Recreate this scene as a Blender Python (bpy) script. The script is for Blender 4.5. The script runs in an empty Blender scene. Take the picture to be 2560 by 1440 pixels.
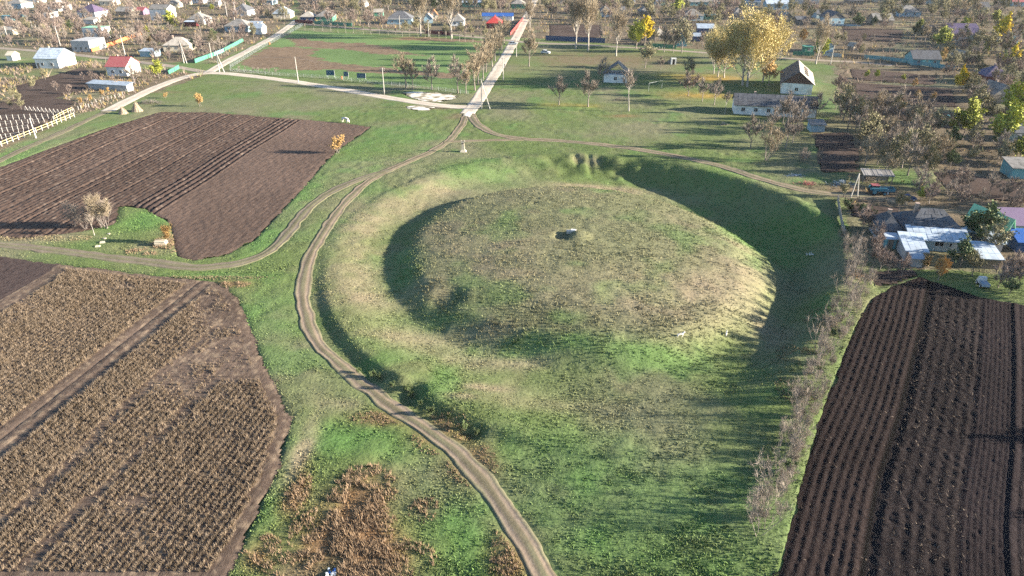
import bpy, bmesh, math, random
import numpy as np
from mathutils import Vector, Matrix
R = math.radians
scene = bpy.context.scene
col = scene.collection

# ------------------------------------------------------------------ camera, sky, sun, exposure
PITCH, FPX, CAMH = R(28.0), 1730.0, 50.0
cam_d = bpy.data.cameras.new('camera'); cam = bpy.data.objects.new('camera', cam_d); col.objects.link(cam)
cam.location = (0, 0, CAMH); cam.rotation_euler = (R(90) - PITCH, 0, 0)
cam_d.sensor_width = 36.0; cam_d.lens = 36.0 * FPX / 2560.0; cam_d.clip_start = 1.0; cam_d.clip_end = 6000.0
scene.camera = cam
SUN_EL, SUN_AZ = 14.5, -4.0            # azimuth measured from +X towards +Y
w = bpy.data.worlds.new('World'); scene.world = w; w.use_nodes = True
nt = w.node_tree; nt.nodes.clear()
sky = nt.nodes.new('ShaderNodeTexSky'); sky.sky_type = 'NISHITA'; sky.sun_disc = False
sky.sun_elevation = R(SUN_EL); sky.sun_rotation = R(90.0 - SUN_AZ)
sky.air_density = 1.0; sky.dust_density = 0.6; sky.ozone_density = 3.0
bg = nt.nodes.new('ShaderNodeBackground'); bg.inputs['Strength'].default_value = 0.062
wo = nt.nodes.new('ShaderNodeOutputWorld')
nt.links.new(sky.outputs[0], bg.inputs[0]); nt.links.new(bg.outputs[0], wo.inputs[0])
sun_d = bpy.data.lights.new('sun', 'SUN'); sun_d.energy = 5.0; sun_d.angle = R(0.55); sun_d.color = (1.0, 0.885, 0.73)
sun = bpy.data.objects.new('sun', sun_d); col.objects.link(sun)
sd = Vector((math.cos(R(SUN_EL)) * math.cos(R(SUN_AZ)), math.cos(R(SUN_EL)) * math.sin(R(SUN_AZ)), math.sin(R(SUN_EL))))
sun.rotation_euler = sd.to_track_quat('Z', 'Y').to_euler(); sun.location = (60, 0, 60)
vs = scene.view_settings; vs.view_transform = 'Standard'; vs.look = 'None'; vs.gamma = 1.0; vs.exposure = 2.3
scene.render.engine = 'CYCLES'
scene.cycles.max_bounces = 4; scene.cycles.diffuse_bounces = 2; scene.cycles.volume_bounces = 0
scene.cycles.transparent_max_bounces = 6; scene.cycles.use_denoising = False
scene.render.use_persistent_data = False

# ------------------------------------------------------------------ value noise (numpy) and small maths
def _h(i, j, s):
    n = (i.astype(np.int64) * 374761393 + j.astype(np.int64) * 668265263 + s * 974634777) & 0xffffffff
    n = ((n ^ (n >> 13)) * 1274126177) & 0xffffffff
    return ((n ^ (n >> 16)) & 0xffff) / 65535.0
def vn(x, y, s=0):
    i = np.floor(x); j = np.floor(y); u = x - i; v = y - j
    u = u * u * (3 - 2 * u); v = v * v * (3 - 2 * v)
    a = _h(i, j, s); b = _h(i + 1, j, s); c = _h(i, j + 1, s); d = _h(i + 1, j + 1, s)
    return (a * (1 - u) + b * u) * (1 - v) + (c * (1 - u) + d * u) * v
def fbm(x, y, sc, s=0, n=3):
    t = 0; a = 1.0; tot = 0
    for k in range(n):
        t = t + a * vn(x / sc + 17.3 * k, y / sc - 9.1 * k, s + k); tot += a; a *= 0.5; sc *= 0.5
    return t / tot
def sst(a, b, x):
    t = np.clip((x - a) / (b - a), 0, 1); return t * t * (3 - 2 * t)
A = np.asarray
# ------------------------------------------------------------------ the earthwork: smooth height of the land
CX, CY, KY = 12.0, 108.0, 1.1
_an = A([-180, -164, -150, -138, -125, -110, -90, -74, -49, -24, -7, 12, 37, 63, 90, 120, 150, 180.0])
_rim = A([42.0, 42, 42, 42, 42.3, 44, 46, 46, 38.5, 38.5, 43, 49, 51, 50, 50, 48, 44, 42.0])
_zr = A([.2, .15, .15, .2, .3, .25, .0, -.2, -.3, .3, .5, .5, .5, .45, .25, .2, .25, .25])
_zf = A([-.6, -.65, -.7, -.75, -.9, -1.1, -1.2, -1.3, -1.9, -3.0, -3.5, -3.9, -4.0, -3.8, -2.6, -1.4, -.8, -.6])
_wd = A([9.5, 9.5, 9.5, 9, 9, 10, 10, 10, 5, 5.5, 8, 9.5, 9, 8, 8, 9.5, 9.5, 9.5])
_zo = A([.12, -.2, -.45, -.5, -.55, -.4, -.2, -.3, -.2, .2, .2, .2, .2, .2, 0, 0, .1, .2])
_scp = A([6, 6, 6.2, 6.2, 5.6, 5, 5, 5.5, 6, 9, 11, 11.5, 10, 7, 6, 5.5, 6, 6.0])
_rm = A([29, 29, 29, 29, 29, 28.5, 28.5, 28, 27, 26.5, 26, 26, 26.5, 27.5, 28.5, 29, 29, 29.0])
def polar(x, y):
    dx = x - CX; dy = (y - CY) / KY
    return np.hypot(dx, dy), np.degrees(np.arctan2(dy, dx))
PITS = []          # (x, y, rx, ry, dz)
def hf(x, y):
    x = A(x, dtype=float); y = A(y, dtype=float)
    r, th = polar(x, y)
    r = r + 1.6 * (fbm(x, y, 16.0, 5, 1) - .5) + 3.4 * (fbm(x, y, 4.2, 13, 2) - .5) * sst(52, 66, th) * sst(104, 90, th) * sst(36, 42, r)
    P = lambda t: np.interp(th, _an, t)
    rim, zr, zf, wd, zo = P(_rim), P(_zr), P(_zf), P(_wd), P(_zo)
    Rm = P(_rm)
    zm = 2.5 - 1.7 * np.clip(r / Rm, 0, 1) ** 2.0
    scarp = P(_scp)
    z = zm + (zf - zm) * sst(Rm - 1.5, Rm - 1.5 + scarp, r)
    z = z + (zr - zf) * sst(rim - wd, rim, r)
    z = z + (zo - zr) * sst(rim + .5, rim + 2.3, r)
    z = z + (0 - zo) * sst(rim + 6, rim + 34, r)
    z = z + .35 * (fbm(x, y, 26.0, 11, 2) - .5) * sst(26, 34, r)
    for (px, py, rx, ry, dz) in PITS:
        q = ((x - px) / rx) ** 2 + ((y - py) / ry) ** 2
        z = z + dz * np.exp(-np.minimum(q * q, 50))
    return z
def hz(x, y): return float(hf(A([x]), A([y]))[0])
def G(px, py):
    """the land's point seen at pixel (px, py) of the 2560 x 1440 photograph"""
    u = (px - 1280) / FPX; v = (py - 720) / FPX; z = 0.0
    far = py < 235
    for _ in range(4 if far else 12):
        t = (CAMH - z) / (math.sin(PITCH) + v * math.cos(PITCH))
        x, y = u * t, t * (math.cos(PITCH) - v * math.sin(PITCH)); z = .5 * z + .5 * hz(x, y)
    return Vector((x, y, hz(x, y)))
def SC(py):            # pixels per metre on that row
    return FPX * (math.sin(PITCH) + (py - 720) / FPX * math.cos(PITCH)) / CAMH
_p = []
for (px, py, rx, ry, dz) in [(1440, 402, .8, 2.6, -.35), (1474, 408, .8, 3.2, -.45),
                             (1410, 588, 1.5, 1.4, -.9), (1446, 590, 2.0, 1.9, .55), (1336, 506, .4, .6, -.3), (1343, 496, .4, .6, -.3),
                             (985, 955, 1.8, 1.2, .5), (1030, 985, 1.5, 1.5, -.8), (1405, 395, 1.4, 2.4, -.2), (1120, 740, 2.5, 3, -.5), (1180, 1085, 1.2, 1, -.5)]:
    g = G(px, py); _p.append((g.x, g.y, rx, ry, dz))
PITS.extend(_p)

# ------------------------------------------------------------------ materials
MATS = {}
def mat(name, c, rough=.85, var=.18, sc=6.0, bump=0.0, bsc=20.0, tint=False, metal=0.0, spec=.2, dirt=None, wave=None, objrand=.0):
    if name in MATS: return MATS[name]
    m = bpy.data.materials.new(name); m.use_nodes = True; t = m.node_tree; N = t.nodes; L = t.links
    b = N['Principled BSDF']; b.inputs['Roughness'].default_value = rough; b.inputs['Metallic'].default_value = metal
    b.inputs['Specular IOR Level'].default_value = spec
    co = N.new('ShaderNodeTexCoord'); vec = co.outputs['Object']
    n1 = N.new('ShaderNodeTexNoise'); n1.inputs['Scale'].default_value = sc; n1.inputs['Detail'].default_value = 5; n1.inputs['Roughness'].default_value = .7
    L.new(vec, n1.inputs['Vector'])
    mr = N.new('ShaderNodeMapRange'); mr.inputs[1].default_value = .25; mr.inputs[2].default_value = .75
    mr.inputs[3].default_value = 1 - var; mr.inputs[4].default_value = 1 + var
    L.new(n1.outputs['Fac'], mr.inputs[0])
    if tint:
        src = N.new('ShaderNodeAttribute'); src.attribute_name = 'tint'; cs = src.outputs['Color']
    else:
        src = N.new('ShaderNodeRGB'); src.outputs[0].default_value = (*c, 1); cs = src.outputs[0]
    if dirt:
        n2 = N.new('ShaderNodeTexNoise'); n2.inputs['Scale'].default_value = dirt[1]; n2.inputs['Detail'].default_value = 4; L.new(vec, n2.inputs['Vector'])
        r2 = N.new('ShaderNodeMapRange'); r2.inputs[1].default_value = .45; r2.inputs[2].default_value = .7; L.new(n2.outputs['Fac'], r2.inputs[0])
        mx = N.new('ShaderNodeMix'); mx.data_type = 'RGBA'; mx.inputs[7].default_value = (*dirt[0], 1)
        L.new(r2.outputs[0], mx.inputs[0]); L.new(cs, mx.inputs[6]); cs = mx.outputs[2]
    vm = N.new('ShaderNodeVectorMath'); vm.operation = 'SCALE'; L.new(cs, vm.inputs[0]); L.new(mr.outputs[0], vm.inputs['Scale']); cs = vm.outputs[0]
    if objrand:
        oi = N.new('ShaderNodeObjectInfo'); r3 = N.new('ShaderNodeMapRange'); r3.inputs[3].default_value = 1 - objrand; r3.inputs[4].default_value = 1 + objrand
        L.new(oi.outputs['Random'], r3.inputs[0]); v3 = N.new('ShaderNodeVectorMath'); v3.operation = 'SCALE'
        L.new(cs, v3.inputs[0]); L.new(r3.outputs[0], v3.inputs['Scale']); cs = v3.outputs[0]
    L.new(cs, b.inputs['Base Color'])
    if bump or wave:
        bp = N.new('ShaderNodeBump'); bp.inputs['Strength'].default_value = 1.0
        if wave:
            wv = N.new('ShaderNodeTexWave'); wv.inputs['Scale'].default_value = wave[0]; wv.bands_direction = wave[2]; L.new(vec, wv.inputs['Vector'])
            bp.inputs['Distance'].default_value = wave[1]; L.new(wv.outputs['Fac'], bp.inputs['Height'])
        else:
            n4 = N.new('ShaderNodeTexNoise'); n4.inputs['Scale'].default_value = bsc; n4.inputs['Detail'].default_value = 4; L.new(vec, n4.inputs['Vector'])
            bp.inputs['Distance'].default_value = bump; L.new(n4.outputs['Fac'], bp.inputs['Height'])
        L.new(bp.outputs[0], b.inputs['Normal'])
    MATS[name] = m; return m
M_ground = mat('grass_land', None, .95, .24, 1.6, .08, 2.6, tint=True, spec=.05)
M_tuft = mat('grass_blades', None, .9, .25, 3.0, tint=True, spec=.1)
M_soil = mat('soil', None, .97, .35, 1.8, .05, 7.0, tint=True, spec=.03)
M_road = mat('dirt_track', None, .95, .16, 1.1, .03, 3.0, tint=True, spec=.05)
M_white = mat('whitewash', (.76, .75, .72), .9, .1, .8, dirt=((.50, .47, .42), .5))
M_cream = mat('cream_plaster', (.58, .52, .40), .9, .1, .8, dirt=((.42, .36, .27), .6))
M_bluew = mat('blue_plaster', (.22, .36, .44), .9, .12, .9, dirt=((.36, .40, .40), .5))
M_turq = mat('turquoise_paint', (.13, .31, .34), .7, .15, 1.2)
M_greenp = mat('green_paint', (.06, .21, .145), .6, .15, 1.2)
M_mint = mat('mint_roof_sheet', (.25, .52, .33), .5, .08, 1.0)
M_brick = mat('grey_block', (.33, .34, .35), .95, .2, 3.0, dirt=((.45, .44, .42), 1.0))
M_slate = mat('weathered_slate', (.215, .205, .19), .9, .2, 1.6, dirt=((.11, .108, .10), .7), objrand=.16)
M_slateb = mat('beige_slate', (.34, .31, .265), .9, .16, 1.5, dirt=((.23, .21, .18), .8), objrand=.1)
M_dslate = mat('dark_slate', (.10, .105, .115), .85, .25, 2.0, dirt=((.06, .062, .07), .9), objrand=.12)
M_bslate = mat('bluish_sheet', (.30, .36, .42), .7, .16, 1.5, dirt=((.20, .23, .27), .8), objrand=.1)
M_silver = mat('corrugated_asbestos', (.40, .47, .54), .8, .12, 1.2, dirt=((.30, .35, .40), .7), objrand=.12)
M_red = mat('red_roof', (.42, .055, .05), .5, .1, 1.0)
M_dred = mat('faded_red_roof', (.30, .09, .09), .6, .12, 1.0)
M_dredf = mat('dark_red_paint', (.13, .025, .03), .6, .12, 1.0)
M_purple = mat('purple_roof', (.10, .075, .125), .5, .1, 1.0)
M_violet = mat('violet_roof', (.17, .12, .18), .5, .12, 1.0)
M_brown = mat('brown_boards', (.135, .075, .06), .8, .2, 2.0, wave=(6, .03, 'X'))
M_orange = mat('orange_paint', (.46, .17, .07), .6, .12, 1.0)
M_blue = mat('blue_tarp', (.03, .10, .32), .5, .1, 1.0)
M_navy = mat('navy_paint', (.03, .07, .16), .6, .1, 1.0)
M_pane = mat('window_glass', (.02, .025, .03), .15, .1, 1.0, spec=.6)
M_frame = mat('window_paint', (.62, .63, .62), .7, .05, 3.0)
M_wood = mat('old_wood', (.20, .17, .14), .9, .25, 4.0)
M_plank = mat('grey_plank', (.24, .225, .21), .9, .25, 3.0, objrand=.25)
M_conc = mat('concrete', (.42, .40, .36), .9, .12, 3.0)
M_stone = mat('limestone', (.46, .41, .32), .9, .1, 3.0)
M_wpost = mat('white_post', (.45, .43, .40), .9, .1, 3.0)
M_ypost = mat('yellow_rail', (.50, .42, .22), .85, .12, 3.0)
M_wire = mat('steel_wire', (.28, .31, .31), .6, .1, 3.0)
M_chim = mat('chimney_brick', (.36, .27, .22), .9, .2, 3.0)
M_straw = mat('straw', (.36, .29, .21), .95, .3, 4.0)
M_bark = mat('bark', (.21, .18, .16), .95, .25, 3.0, objrand=.2)
M_barkd = mat('dark_bark', (.085, .07, .06), .95, .25, 3.0)
M_barkp = mat('pale_bark', (.34, .31, .27), .9, .25, 3.0)
M_tw_g = mat('grey_twigs', (.240, .203, .170), .95, .2, 2.0, objrand=.22)
M_tw_t = mat('tan_twigs', (.30, .245, .17), .95, .2, 2.0, objrand=.2)
M_tw_o = mat('olive_twigs', (.19, .175, .10), .95, .2, 2.0, objrand=.2)
M_tw_p = mat('purple_twigs', (.220, .172, .148), .95, .2, 2.0, objrand=.2)
M_lf_y = mat('yellow_leaves', (.52, .40, .03), .8, .3, 1.0, objrand=.1)
M_lf_yg = mat('yellow_green_leaves', (.27, .29, .045), .8, .3, 1.0, objrand=.15)
M_lf_g = mat('dull_green_leaves', (.085, .115, .045), .8, .3, 1.0, objrand=.2)
M_lf_p = mat('pale_gold_leaves', (.47, .39, .17), .8, .3, .6, objrand=.12)
M_lf_o = mat('orange_leaves', (.34, .22, .085), .8, .3, .8, objrand=.12)
M_lf_b = mat('brown_leaves', (.25, .16, .09), .9, .3, .8, objrand=.12)
M_dg = mat('dark_evergreen', (.03, .07, .035), .8, .3, 1.0)

# ------------------------------------------------------------------ mesh building
class MB:
    def __init__(s): s.v = []; s.f = []
    def box(s, x0, x1, y0, y1, z0, z1, mtx=None):
        n = len(s.v); P = [(x0, y0, z0), (x1, y0, z0), (x1, y1, z0), (x0, y1, z0), (x0, y0, z1), (x1, y0, z1), (x1, y1, z1), (x0, y1, z1)]
        if mtx is not None: P = [tuple(mtx @ Vector(p)) for p in P]
        s.v += P; s.f += [tuple(n + i for i in q) for q in ((3, 2, 1, 0), (4, 5, 6, 7), (0, 1, 5, 4), (1, 2, 6, 5), (2, 3, 7, 6), (3, 0, 4, 7))]; return s
    def poly(s, pts, faces):
        n = len(s.v); s.v += [tuple(p) for p in pts]; s.f += [tuple(n + i for i in q) for q in faces]; return s
    def hexa(s, P):        # 8 corners: bottom 4, top 4
        return s.poly(P, ((3, 2, 1, 0), (4, 5, 6, 7), (0, 1, 5, 4), (1, 2, 6, 5), (2, 3, 7, 6), (3, 0, 4, 7)))
    def tube(s, pts, rad, k=6, cap=True):
        n0 = len(s.v); pts = [Vector(p) for p in pts]
        for i, p in enumerate(pts):
            d = (pts[min(i + 1, len(pts) - 1)] - pts[max(i - 1, 0)])
            if d.length < 1e-6: d = Vector((0, 0, 1))
            d.normalize(); a = d.cross(Vector((.31, .95, .05)) if abs(d.z) > .9 else Vector((0, 0, 1))).normalized(); b = d.cross(a)
            r = rad[i] if isinstance(rad, (list, tuple)) else rad
            for j in range(k):
                t = 2 * math.pi * j / k; s.v.append(tuple(p + a * (r * math.cos(t)) + b * (r * math.sin(t))))
        for i in range(len(pts) - 1):
            for j in range(k):
                q = n0 + i * k + j; q2 = n0 + i * k + (j + 1) % k; s.f.append((q, q2, q2 + k, q + k))
        if cap:
            s.f.append(tuple(n0 + j for j in range(k))[::-1]); s.f.append(tuple(n0 + (len(pts) - 1) * k + j for j in range(k)))
        return s
    def mesh(s, name, m, smooth=False):
        me = bpy.data.meshes.new(name); me.from_pydata(s.v, [], s.f); me.materials.append(m)
        if smooth: me.polygons.foreach_set('use_smooth', [True] * len(me.polygons))
        me.update(); return me
    def build(s, name, m, parent=None, smooth=False):
        return link(name, s.mesh(name, m, smooth), parent)
def link(name, me, parent=None):
    o = bpy.data.objects.new(name, me); col.objects.link(o)
    if parent is not None: o.parent = parent
    return o
def tag(o, label=None, cat=None, group=None, kind=None):
    if label: o['label'] = label
    if cat: o['category'] = cat
    if group: o['group'] = group
    if kind: o['kind'] = kind
    return o
def empty(name, loc, rz=0.0):
    o = bpy.data.objects.new(name, None); col.objects.link(o); o.location = loc; o.rotation_euler = (0, 0, rz); o.empty_display_size = .3; return o
def copy_tree(o, parent=None):
    c = o.copy(); col.objects.link(c); c.parent = parent
    for ch in o.children: copy_tree(ch, c)
    return c
def npmesh(name, V, Fa, m, tint=None, smooth=True):
    """V (n,3) array, Fa (m,3|4) int array, optional per-vertex tint (n,3)"""
    me = bpy.data.meshes.new(name); k = Fa.shape[1]
    me.vertices.add(len(V)); me.vertices.foreach_set('co', np.ascontiguousarray(V, dtype=np.float32).ravel())
    me.loops.add(Fa.size); me.loops.foreach_set('vertex_index', np.ascontiguousarray(Fa, dtype=np.int32).ravel())
    me.polygons.add(len(Fa)); me.polygons.foreach_set('loop_start', np.arange(0, Fa.size, k, dtype=np.int32))
    me.polygons.foreach_set('loop_total', np.full(len(Fa), k, dtype=np.int32))
    if smooth: me.polygons.foreach_set('use_smooth', np.ones(len(Fa), dtype=bool))
    me.update(calc_edges=True)
    if tint is not None:
        a = me.color_attributes.new('tint', 'FLOAT_COLOR', 'POINT')
        a.data.foreach_set('color', np.hstack([tint, np.ones((len(V), 1))]).astype(np.float32).ravel())
    me.materials.append(m); me.validate(); return me
def inpoly(x, y, P):
    r = np.zeros(x.shape, bool); n = len(P)
    for i in range(n):
        (x0, y0), (x1, y1) = P[i], P[(i + 1) % n]
        if y0 == y1: continue
        c = ((y0 > y) != (y1 > y)) & (x < (x1 - x0) * (y - y0) / (y1 - y0) + x0); r ^= c
    return r
def pdist(x, y, P, closed=False):
    d = np.full(x.shape, 1e9); n = len(P)
    for i in range(n if closed else n - 1):
        (x0, y0), (x1, y1) = P[i], P[(i + 1) % n]; ex, ey = x1 - x0, y1 - y0; l2 = ex * ex + ey * ey + 1e-9
        t = np.clip(((x - x0) * ex + (y - y0) * ey) / l2, 0, 1); d = np.minimum(d, np.hypot(x - x0 - t * ex, y - y0 - t * ey))
    return d
def wpoly(px): return [(g.x, g.y) for g in (G(*p) for p in px)]
def smooth_line(px, step=1.0):
    P = [G(*p) for p in px]; P = [Vector((p.x, p.y)) for p in P]; out = []
    for i in range(len(P) - 1):
        p0, p1, p2, p3 = P[max(i - 1, 0)], P[i], P[i + 1], P[min(i + 2, len(P) - 1)]
        n = max(2, int((p2 - p1).length / step))
        for k in range(n):
            t = k / n
            out.append(.5 * ((2 * p1) + (p2 - p0) * t + (2 * p0 - 5 * p1 + 4 * p2 - p3) * t * t + (3 * p1 - p0 - 3 * p2 + p3) * t ** 3))
    out.append(P[-1]); return [(p.x, p.y) for p in out]
# ------------------------------------------------------------------ roads and fields: where they lie
ROADS = [
 ('gravel_road', [(268, 278), (330, 246), (400, 214), (470, 190), (525, 182), (600, 187), (700, 199), (800, 214), (900, 231), (1000, 249), (1090, 262), (1170, 268)], 4.6, 'gravel'),
 ('gravel_street', [(1168, 284), (1186, 262), (1212, 222), (1236, 186), (1258, 150), (1280, 112), (1302, 70), (1322, 30), (1340, -6)], 4.6, 'gravel'),
 ('village_street', [(-30, 118), (100, 128), (260, 145), (420, 164), (525, 182)], 3.8, 'gravel2'),
 ('side_street', [(520, 182), (560, 158), (620, 126), (680, 94), (722, 66), (742, 50)], 4.2, 'gravel'),
 ('upper_street', [(735, 58), (830, 66), (950, 76), (1060, 82), (1160, 90), (1250, 99), (1300, 104)], 4.4, 'gravel2'),
 ('park_street', [(1290, 104), (1380, 109), (1480, 113), (1580, 119), (1700, 127), (1800, 134), (1920, 143), (2020, 149), (2120, 154), (2230, 163)], 3.8, 'gravel2'),
 ('dirt_track', [(1372, 1460), (1325, 1370), (1270, 1290), (1215, 1210), (1140, 1130), (1060, 1070), (985, 1020), (920, 970), (850, 910), (795, 860), (768, 800), (756, 730), (768, 660), (800, 595), (855, 515), (925, 450), (1000, 412), (1075, 380), (1125, 348), (1150, 318), (1166, 288)], 2.4, 'track'),
 ('dirt_track', [(975, 424), (900, 448), (830, 478), (770, 522), (722, 578), (680, 622), (610, 654), (500, 668), (380, 656), (250, 640), (120, 624), (-60, 606)], 2.6, 'track2'),
 ('dirt_track', [(1176, 286), (1196, 312), (1240, 335), (1310, 347), (1400, 352), (1500, 361), (1600, 374), (1700, 392), (1800, 414), (1900, 446), (2000, 473), (2090, 487), (2180, 492), (2270, 508)], 2.9, 'track'),
 ('dirt_track', [(1110, 356), (1160, 353), (1240, 350), (1310, 349)], 1.8, 'track'),
 ('farm_track', [(-40, 420), (60, 372), (160, 328), (240, 290), (300, 266)], 2.6, 'track2'),
 ('garden_path', [(2300, 520), (2400, 530), (2480, 541), (2580, 556)], 1.8, 'track2'),
]
ROADS = [(n, smooth_line(p, .8 if 'track' in n else 1.6), wd, k) for n, p, wd, k in ROADS]
GRAVEL = [[(998, 232), (1030, 228), (1090, 231), (1146, 240), (1128, 249), (1100, 254), (1060, 252), (1025, 244)],
          [(1008, 266), (1040, 263), (1098, 268), (1070, 275), (1030, 275)], [(1152, 286), (1168, 276), (1190, 280), (1182, 292), (1166, 297)]]
GRAVEL = [wpoly(p) for p in GRAVEL]
F1 = wpoly([(-40, 432), (120, 372), (270, 318), (400, 279), (520, 280), (660, 291), (755, 298), (850, 306), (930, 316), (905, 335), (850, 372), (815, 405), (760, 470), (700, 535), (640, 600), (560, 640), (480, 652), (440, 640), (432, 600), (425, 560), (360, 522), (305, 516), (290, 560), (210, 578), (120, 590), (40, 598), (-40, 585)])
F2 = wpoly([(-60, 632), (60, 646), (150, 658), (300, 676), (430, 692), (540, 702), (598, 742), (628, 820), (668, 920), (706, 990), (734, 1040), (722, 1100), (700, 1170), (650, 1290), (600, 1390), (560, 1470), (-60, 1470)])
F3 = wpoly([(2172, 748), (2235, 712), (2300, 690), (2440, 738), (2620, 770), (2620, 1470), (1932, 1470), (1975, 1300), (2030, 1100), (2080, 950), (2125, 840)])
PLOTS = [[(2122, 171), (2240, 180), (2345, 190), (2338, 213), (2230, 206), (2132, 199)], [(2128, 206), (2250, 213), (2380, 222), (2400, 268), (2260, 262), (2126, 246)],
         [(2034, 334), (2128, 328), (2152, 388), (2150, 430), (2052, 432), (2040, 396)], [(2128, 254), (2260, 268), (2420, 288), (2470, 306), (2430, 326), (2330, 318), (2190, 284)],
         [(2112, 508), (2180, 512), (2255, 520), (2262, 548), (2190, 552), (2128, 540)], [(40, 214), (120, 192), (200, 168), (262, 186), (246, 206), (210, 226), (110, 252), (40, 262)],
         [(1372, 62), (1500, 62), (1506, 94), (1372, 91)], [(2104, 66), (2262, 76), (2252, 106), (2110, 100)], [(370, 84), (452, 84), (476, 100), (392, 106)],
         [(2330, 428), (2440, 438), (2600, 466), (2600, 510), (2480, 500), (2360, 470)], [(-30, 262), (90, 236), (190, 252), (170, 282), (80, 330), (-30, 366)],
         [(2180, 676), (2300, 672), (2300, 690), (2235, 712), (2182, 726)]]
PLOTS = [wpoly(p) for p in PLOTS]

# ------------------------------------------------------------------ what grows where (surface colour of the land)
C = dict(g=(.104, .140, .050), l=(.086, .164, .048), o=(.146, .148, .084), t=(.250, .196, .136), b=(.150, .108, .072), r=(.205, .122, .066), y=(.300, .200, .055), s=(.088, .062, .048), d=(.052, .072, .026), v=(.135, .108, .072))
C = {k: A(v) for k, v in C.items()}
BLOBS = [(905, 560, 4.5, 10, 't', .6), (880, 680, 6, 9, 't', .55), (960, 745, 7, 5, 't', .7), (1080, 835, 9, 4, 't', .7), (1240, 878, 9, 3, 't', .75), (1320, 898, 4, 1.6, 't', .95), (1000, 515, 8, 7, 't', .5), (1095, 468, 6, 5, 't', .55),
 (1835, 640, 4.5, 13, 't', .45), (1700, 500, 9, 4, 't', .7), (1560, 478, 10, 3, 't', .75), (1450, 466, 9, 2.2, 't', .7), (1790, 720, 8, 6, 't', .55), (1640, 760, 9, 5, 't', .4), (1215, 968, 3, 1, 't', .7), (1330, 1010, 8, 2, 't', .3), (1150, 990, 2, .8, 't', .5),
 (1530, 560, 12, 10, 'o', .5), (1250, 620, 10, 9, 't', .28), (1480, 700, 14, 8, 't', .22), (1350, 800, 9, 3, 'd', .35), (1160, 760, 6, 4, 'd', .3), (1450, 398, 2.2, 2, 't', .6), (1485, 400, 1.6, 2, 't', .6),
 (1005, 680, 3, 9, 'l', .7), (1110, 800, 7, 3, 'l', .7), (1330, 862, 12, 2.2, 'l', .75), (1500, 880, 9, 2, 'l', .5), (1200, 430, 12, 7, 'l', .55), (1400, 420, 12, 5, 'd', .5), (1760, 480, 12, 9, 'l', .5), (1900, 600, 8, 14, 'l', .6),
 (900, 1090, 5, 4, 'l', .75), (1070, 1330, 5, 6, 'l', .85), (1160, 1390, 5, 4, 'l', .8), (1030, 1130, 4, 2.4, 'l', .6), (690, 1290, 2.2, 5, 'l', .8), (640, 1420, 2, 3, 'l', .8), (360, 552, 5, 6, 'l', .85), (760, 480, 3.5, 14, 'l', .75), (655, 600, 3.5, 7, 'l', .8), (560, 690, 12, 1.4, 'l', .5), (680, 780, 4, 8, 'l', .55),
 (2040, 545, 3, 7, 'l', .6), (1000, 340, 9, 9, 'l', .6), (1600, 1300, 12, 9, 'l', .55), (1430, 1150, 8, 6, 'l', .5), (1850, 1250, 6, 6, 'l', .5), (2080, 760, 2, 3, 'l', .7), (1330, 155, 6, 8, 'l', .85), (2060, 260, 6, 14, 'l', .65), (2240, 440, 8, 8, 'l', .8), (900, 380, 6, 12, 'l', .5), (300, 170, 6, 3, 'g', .7), (60, 185, 14, 9, 'g', .7), (70, 395, 14, 6, 'l', .6), (250, 310, 6, 5, 'l', .5),
 (905, 1250, 3.2, 4, 'r', .85), (860, 1340, 5, 3.5, 'r', .85), (930, 1400, 5, 3, 'r', .8), (820, 1440, 6, 2, 'b', .7), (1100, 1085, 3, 3, 'r', .7), (760, 1120, 1.1, 6, 't', .75), (740, 1240, 1.2, 3.5, 'r', .8), (960, 1045, 4, 1.6, 'r', .6), (1185, 1160, 2.6, 3, 'r', .65), (1280, 1400, 2, 4, 'r', .75), (655, 1380, 1.6, 2, 'r', .8), (580, 710, 2.6, 1, 'r', .9), (1060, 1270, 1.4, 1.6, 'b', .8), (840, 1010, 3, 1.2, 't', .4), (400, 620, 6, 3, 't', .4), (90, 590, 12, 2.5, 't', .5), (430, 600, 3, 3, 'r', .6),
 (1450, 150, 26, 18, 'b', .7), (1600, 150, 26, 14, 'b', .6), (1380, 180, 16, 10, 'o', .6), (1780, 196, 11, 6, 'y', .85), (1760, 238, 12, 5, 'y', .75), (1690, 190, 8, 5, 'y', .45), (1555, 290, 5, 2, 'r', .6), (1460, 265, 5, 2.5, 'y', .35), (1390, 262, 5, 2.5, 'y', .35), (1020, 96, 12, 5, 'r', .7), (2050, 345, 8, 5, 'r', .6), (1960, 300, 14, 6, 'y', .25), (1950, 350, 16, 10, 'o', .4),
 (550, 255, 22, 6, 'o', .6), (760, 262, 24, 7, 'o', .5), (640, 205, 18, 4, 'o', .5), (1100, 268, 9, 2.5, 'b', .8), (1145, 290, 4, 4, 'b', .7), (2150, 480, 9, 5, 'b', .8), (2080, 470, 9, 3, 'b', .6), (2150, 760, 4, 8, 't', .3), (380, 230, 12, 2, 'b', .6), (420, 240, 14, 2, 'o', .5), (1880, 800, 4, 7, 'o', .5), (1940, 840, 4, 4, 't', .4), (1990, 900, 5, 4, 'o', .5)]
_B = []
for (px, py, rx, ry, c, s) in BLOBS:
    g = G(px, py); _B.append((g.x, g.y, rx, ry, C[c], s))
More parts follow.
